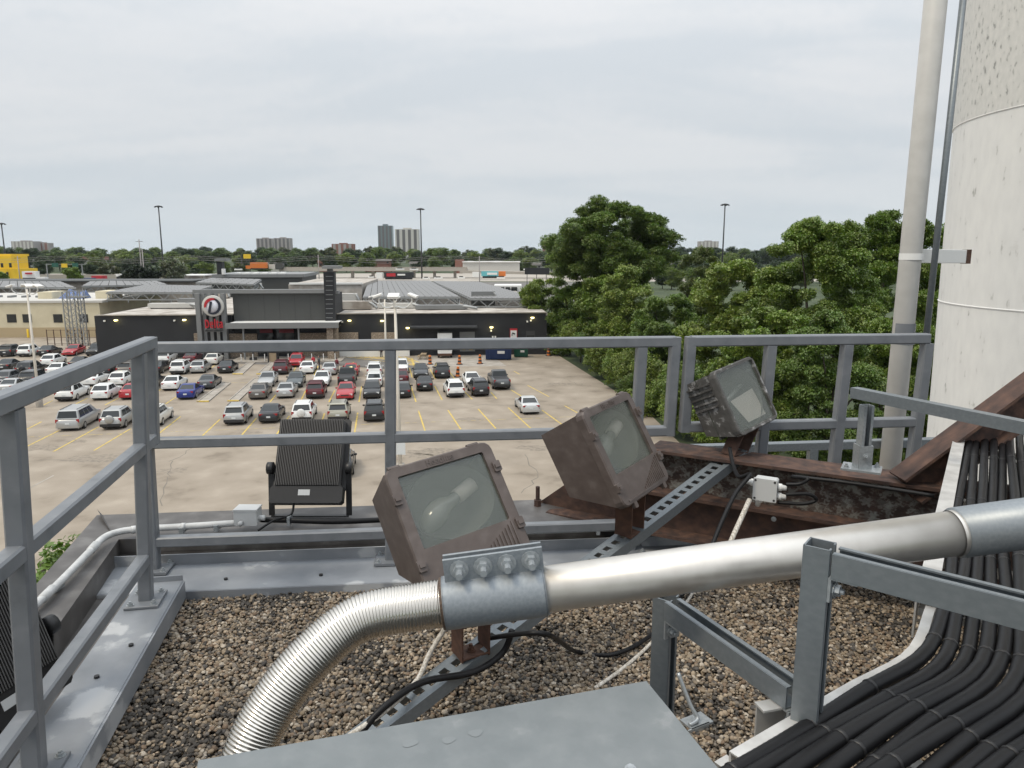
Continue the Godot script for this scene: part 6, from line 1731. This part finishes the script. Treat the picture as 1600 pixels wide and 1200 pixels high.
func trees():
	for k in 4: clumps.append(clump_mesh(100 + k, 20, .27))
	var G1 := Vector3(.150, .215, .045); var G2 := Vector3(.185, .245, .056); var G3 := Vector3(.112, .172, .04); var G4 := Vector3(.19, .245, .06)
	tree("cottonwood_tree", "tall broad dark green tree rising above the hedgerow against the sky", 858, 1056, 312, 455, 105, 22000, .48, Vector3(.125, .182, .048), 3, 13)
	# hedgerow along the lot's right edge, far to near
	var i := 0
	for q in [[822, 880, 428, 545, 118, 2600, .6, G2, "bright green bushy tree at the corner of the dark hall"], [868, 915, 436, 548, 108, 2200, .55, G3, "dark shaggy tree behind the corner of the lot"], [905, 965, 425, 560, 98, 2600, .55, G1, "mid green tree at the start of the hedgerow"],
		[940, 1015, 418, 575, 90, 3400, .5, G2, "light green round tree in front of the tall broad tree"], [1060, 1118, 385, 560, 84, 2200, .42, Vector3(.11, .14, .05), "thin open-crowned tree with reddish twigs"], [1000, 1075, 455, 600, 78, 3200, .45, G3, "dense dark tree in the middle of the hedgerow"],
		[1088, 1215, 398, 640, 62, 6500, .42, G2, "wide pale green maple left of the tallest maple"], [1200, 1345, 332, 640, 52, 11000, .36, G1, "tallest maple with clustered leaves against the sky"], [1310, 1470, 326, 640, 56, 10000, .38, Vector3(.138, .202, .044), "large maple partly behind the beige pipe"],
		[1430, 1560, 372, 640, 75, 3500, .5, G3, "maple mostly hidden behind the white tank"], [1120, 1250, 470, 740, 44, 5200, .33, G1, "leafy understorey tree behind the guardrail panel"], [1240, 1360, 480, 760, 40, 5200, .31, G3, "dark understorey tree behind the strut stand"], [1340, 1470, 500, 760, 42, 4200, .32, G1, "understorey tree behind the foot of the beige pipe"]]:
		var wd: float = (q[1] - q[0]) * .2
		tree("hedgerow_tree", q[8], q[0] - wd, q[1] + wd, q[2] - 4, q[3], q[4], int(q[5] * 2.2), q[6] * .85, q[7], 10 + i, 8, "hedgerow trees on the right of the lot")
		i += 1
	i = 0
	for q in [[872, 556, 6.0], [893, 566, 5.5], [914, 578, 5.5], [934, 590, 5.2], [952, 602, 5.6], [972, 614, 5.2], [990, 626, 5.4], [1010, 640, 5.0], [1030, 658, 5.2], [1052, 672, 5.6], [1076, 690, 5.4], [1104, 700, 5.8]]:
		var b := G(q[0] + 14, q[1])
		var o := thing("edge_shrub", "leafy green shrub in the hedge along the lot's right edge", "shrub", b, "hedge shrubs along the lot")
		var r := RandomNumberGenerator.new(); r.seed = 300 + i
		var lobes := []
		for k in 6: lobes.append([Vector3(r.randf_range(-1.6, 2.2), r.randf_range(1.0, q[2] * .78), r.randf_range(-2.2, 2.2)), Vector3(1.5, 1.5, 1.6) * r.randf_range(.8, 1.25)])
		crown(o, lobes, 2600, .34, [G1, G2, G3, G4][i % 4] * .95, 300 + i)
		limbs(o, q[2], .12, lobes.slice(0, 4))
		i += 1
	# shrub tips beside the left parapet
	var o := thing("shrub_tip", "bright young leaves sprouting beside the left parapet", "shrub", Vector3(P(70, 870, 4.2).x, 0, -4.2))
	var tp := P(66, 880, 4.2) - o.position
	crown(o, [[tp + Vector3(0, -.25, 0), Vector3(.22, .26, .2)], [tp + Vector3(.12, .0, 0), Vector3(.1, .14, .1)], [tp + Vector3(-.1, -.6, 0), Vector3(.4, .4, .4)]], 260, .085, Vector3(.13, .2, .04), 4, .2, true)
	var s := ST(true); tube(s, [Vector3(tp.x, 0, tp.z), tp], [.12, .015], 7); part(o, "trunk", s, M.bark)
	# round silver shrub and dark evergreen before the highway
	tree("silver_shrub", "round silvery shrub tree behind the hall roof", 252, 288, 406, 440, 240, 1200, 1.2, Vector3(.17, .19, .14), 41, 6)
	tree("dark_evergreen", "low dark evergreen clump in front of the utility poles", 192, 250, 418, 442, 225, 1500, 1.1, Vector3(.016, .026, .014), 42, 7)
	tree("small_tree", "single small green tree on the bank beside the sheds", 103, 124, 418, 448, 220, 800, .9, G1, 43, 6)
	tree("small_tree", "low tree at the far left edge of the view", -12, 8, 425, 440, 220, 500, .9, G1, 44, 5)
	# far tree line: individual trees from a few grown forms
	var protos := []
	for k in 6:
		var t := thing("far_tree", "", "tree", Vector3.ZERO, "trees along the far horizon")
		var r := RandomNumberGenerator.new(); r.seed = 900 + k
		var lobes := []
		for j in 16: lobes.append([Vector3(r.randf_range(-5.5, 5.5), r.randf_range(4, 14.5), r.randf_range(-4, 4)), Vector3(3, 2.5, 3) * r.randf_range(.75, 1.2)])
		lobes.append([Vector3(0, 15, 0), Vector3(4, 3.2, 4)])
		crown(t, lobes, 900, 1.4, [G3, G1, Vector3(.036, .066, .022), G2, Vector3(.085, .1, .03), Vector3(.045, .08, .024)][k] * .8, 900 + k, .2, true)
		limbs(t, 16, .35, lobes.slice(0, 3))
		protos.append(t)
	var kinds_ := ["dark green rounded tree on the far horizon", "mid green spreading tree on the far horizon", "deep green tall tree on the far horizon", "bright green tree on the far horizon", "yellowish green tree on the far horizon", "plain green tree on the far horizon"]
	var r2 := RandomNumberGenerator.new(); r2.seed = 12
	var first := [true, true, true, true, true, true]
	for row in [[405, 0.0, .5, 46], [450, 0.0, .62, 44], [540, 0.0, .75, 50], [640, 1.0, .86, 60], [760, 2.0, .84, 66], [920, 3.0, .9, 66], [300, 0.0, .42, 60], [350, 0.0, .45, 50]]:
		for k in row[3]:
			var u: float = -120 + (k + r2.randf_range(-.4, .4)) * (1760.0 / row[3])
			var d: float = row[0] * r2.randf_range(.95, 1.06)
			if row[0] < 400 and u < 985 or row[0] < 500 and (u > 430 and u < 860): continue
			var n := r2.randi() % 6
			if row[0] > 600 and n == 4 and r2.randf() < .6: n = 0
			var t: Node3D = protos[n]
			if not first[n]:
				t = protos[n].duplicate()
				t.name = numbered("far_tree")
				add_child(t)
			first[n] = false
			var sc: float = row[2] * r2.randf_range(.8, 1.15)
			t.transform = Transform3D(Basis(Vector3.UP, r2.randf() * TAU).scaled(Vector3(sc * r2.randf_range(1.1, 1.6), sc, sc)), Vector3((u - 800) / F * d, row[1], -d))
			t.set_meta("label", kinds_[n].replace("on the far horizon", {300: "glimpsed through the hedgerow", 350: "standing beyond the hedgerow", 405: "on the near side of the highway", 450: "close beside the highway", 540: "just beyond the highway", 640: "among the far houses", 760: "behind the far houses", 920: "on the skyline before the towers"}[row[0]]))
	var hill := struct("far_terrain")
	var hs := ST()
	quad(hs, Vector3(-1500, 1, -700), Vector3(1500, 1, -700), Vector3(1500, -1, -520), Vector3(-1500, -1, -520))
	quad(hs, Vector3(-3000, 6, -2500), Vector3(3000, 6, -2500), Vector3(1500, 1, -700), Vector3(-1500, 1, -700))
	part(hill, "slope", hs, M.woodland_floor)

func _ready():
	setup()
	materials()
	roof()
	lot()
	hall()
	neighbours()
	railings()
	conduits()
	floods()
	big_pipe()
	strut_frame()
	steelwork()
	tower()
	cable_tray()
	cars()
	street()
	distance()
	trees()
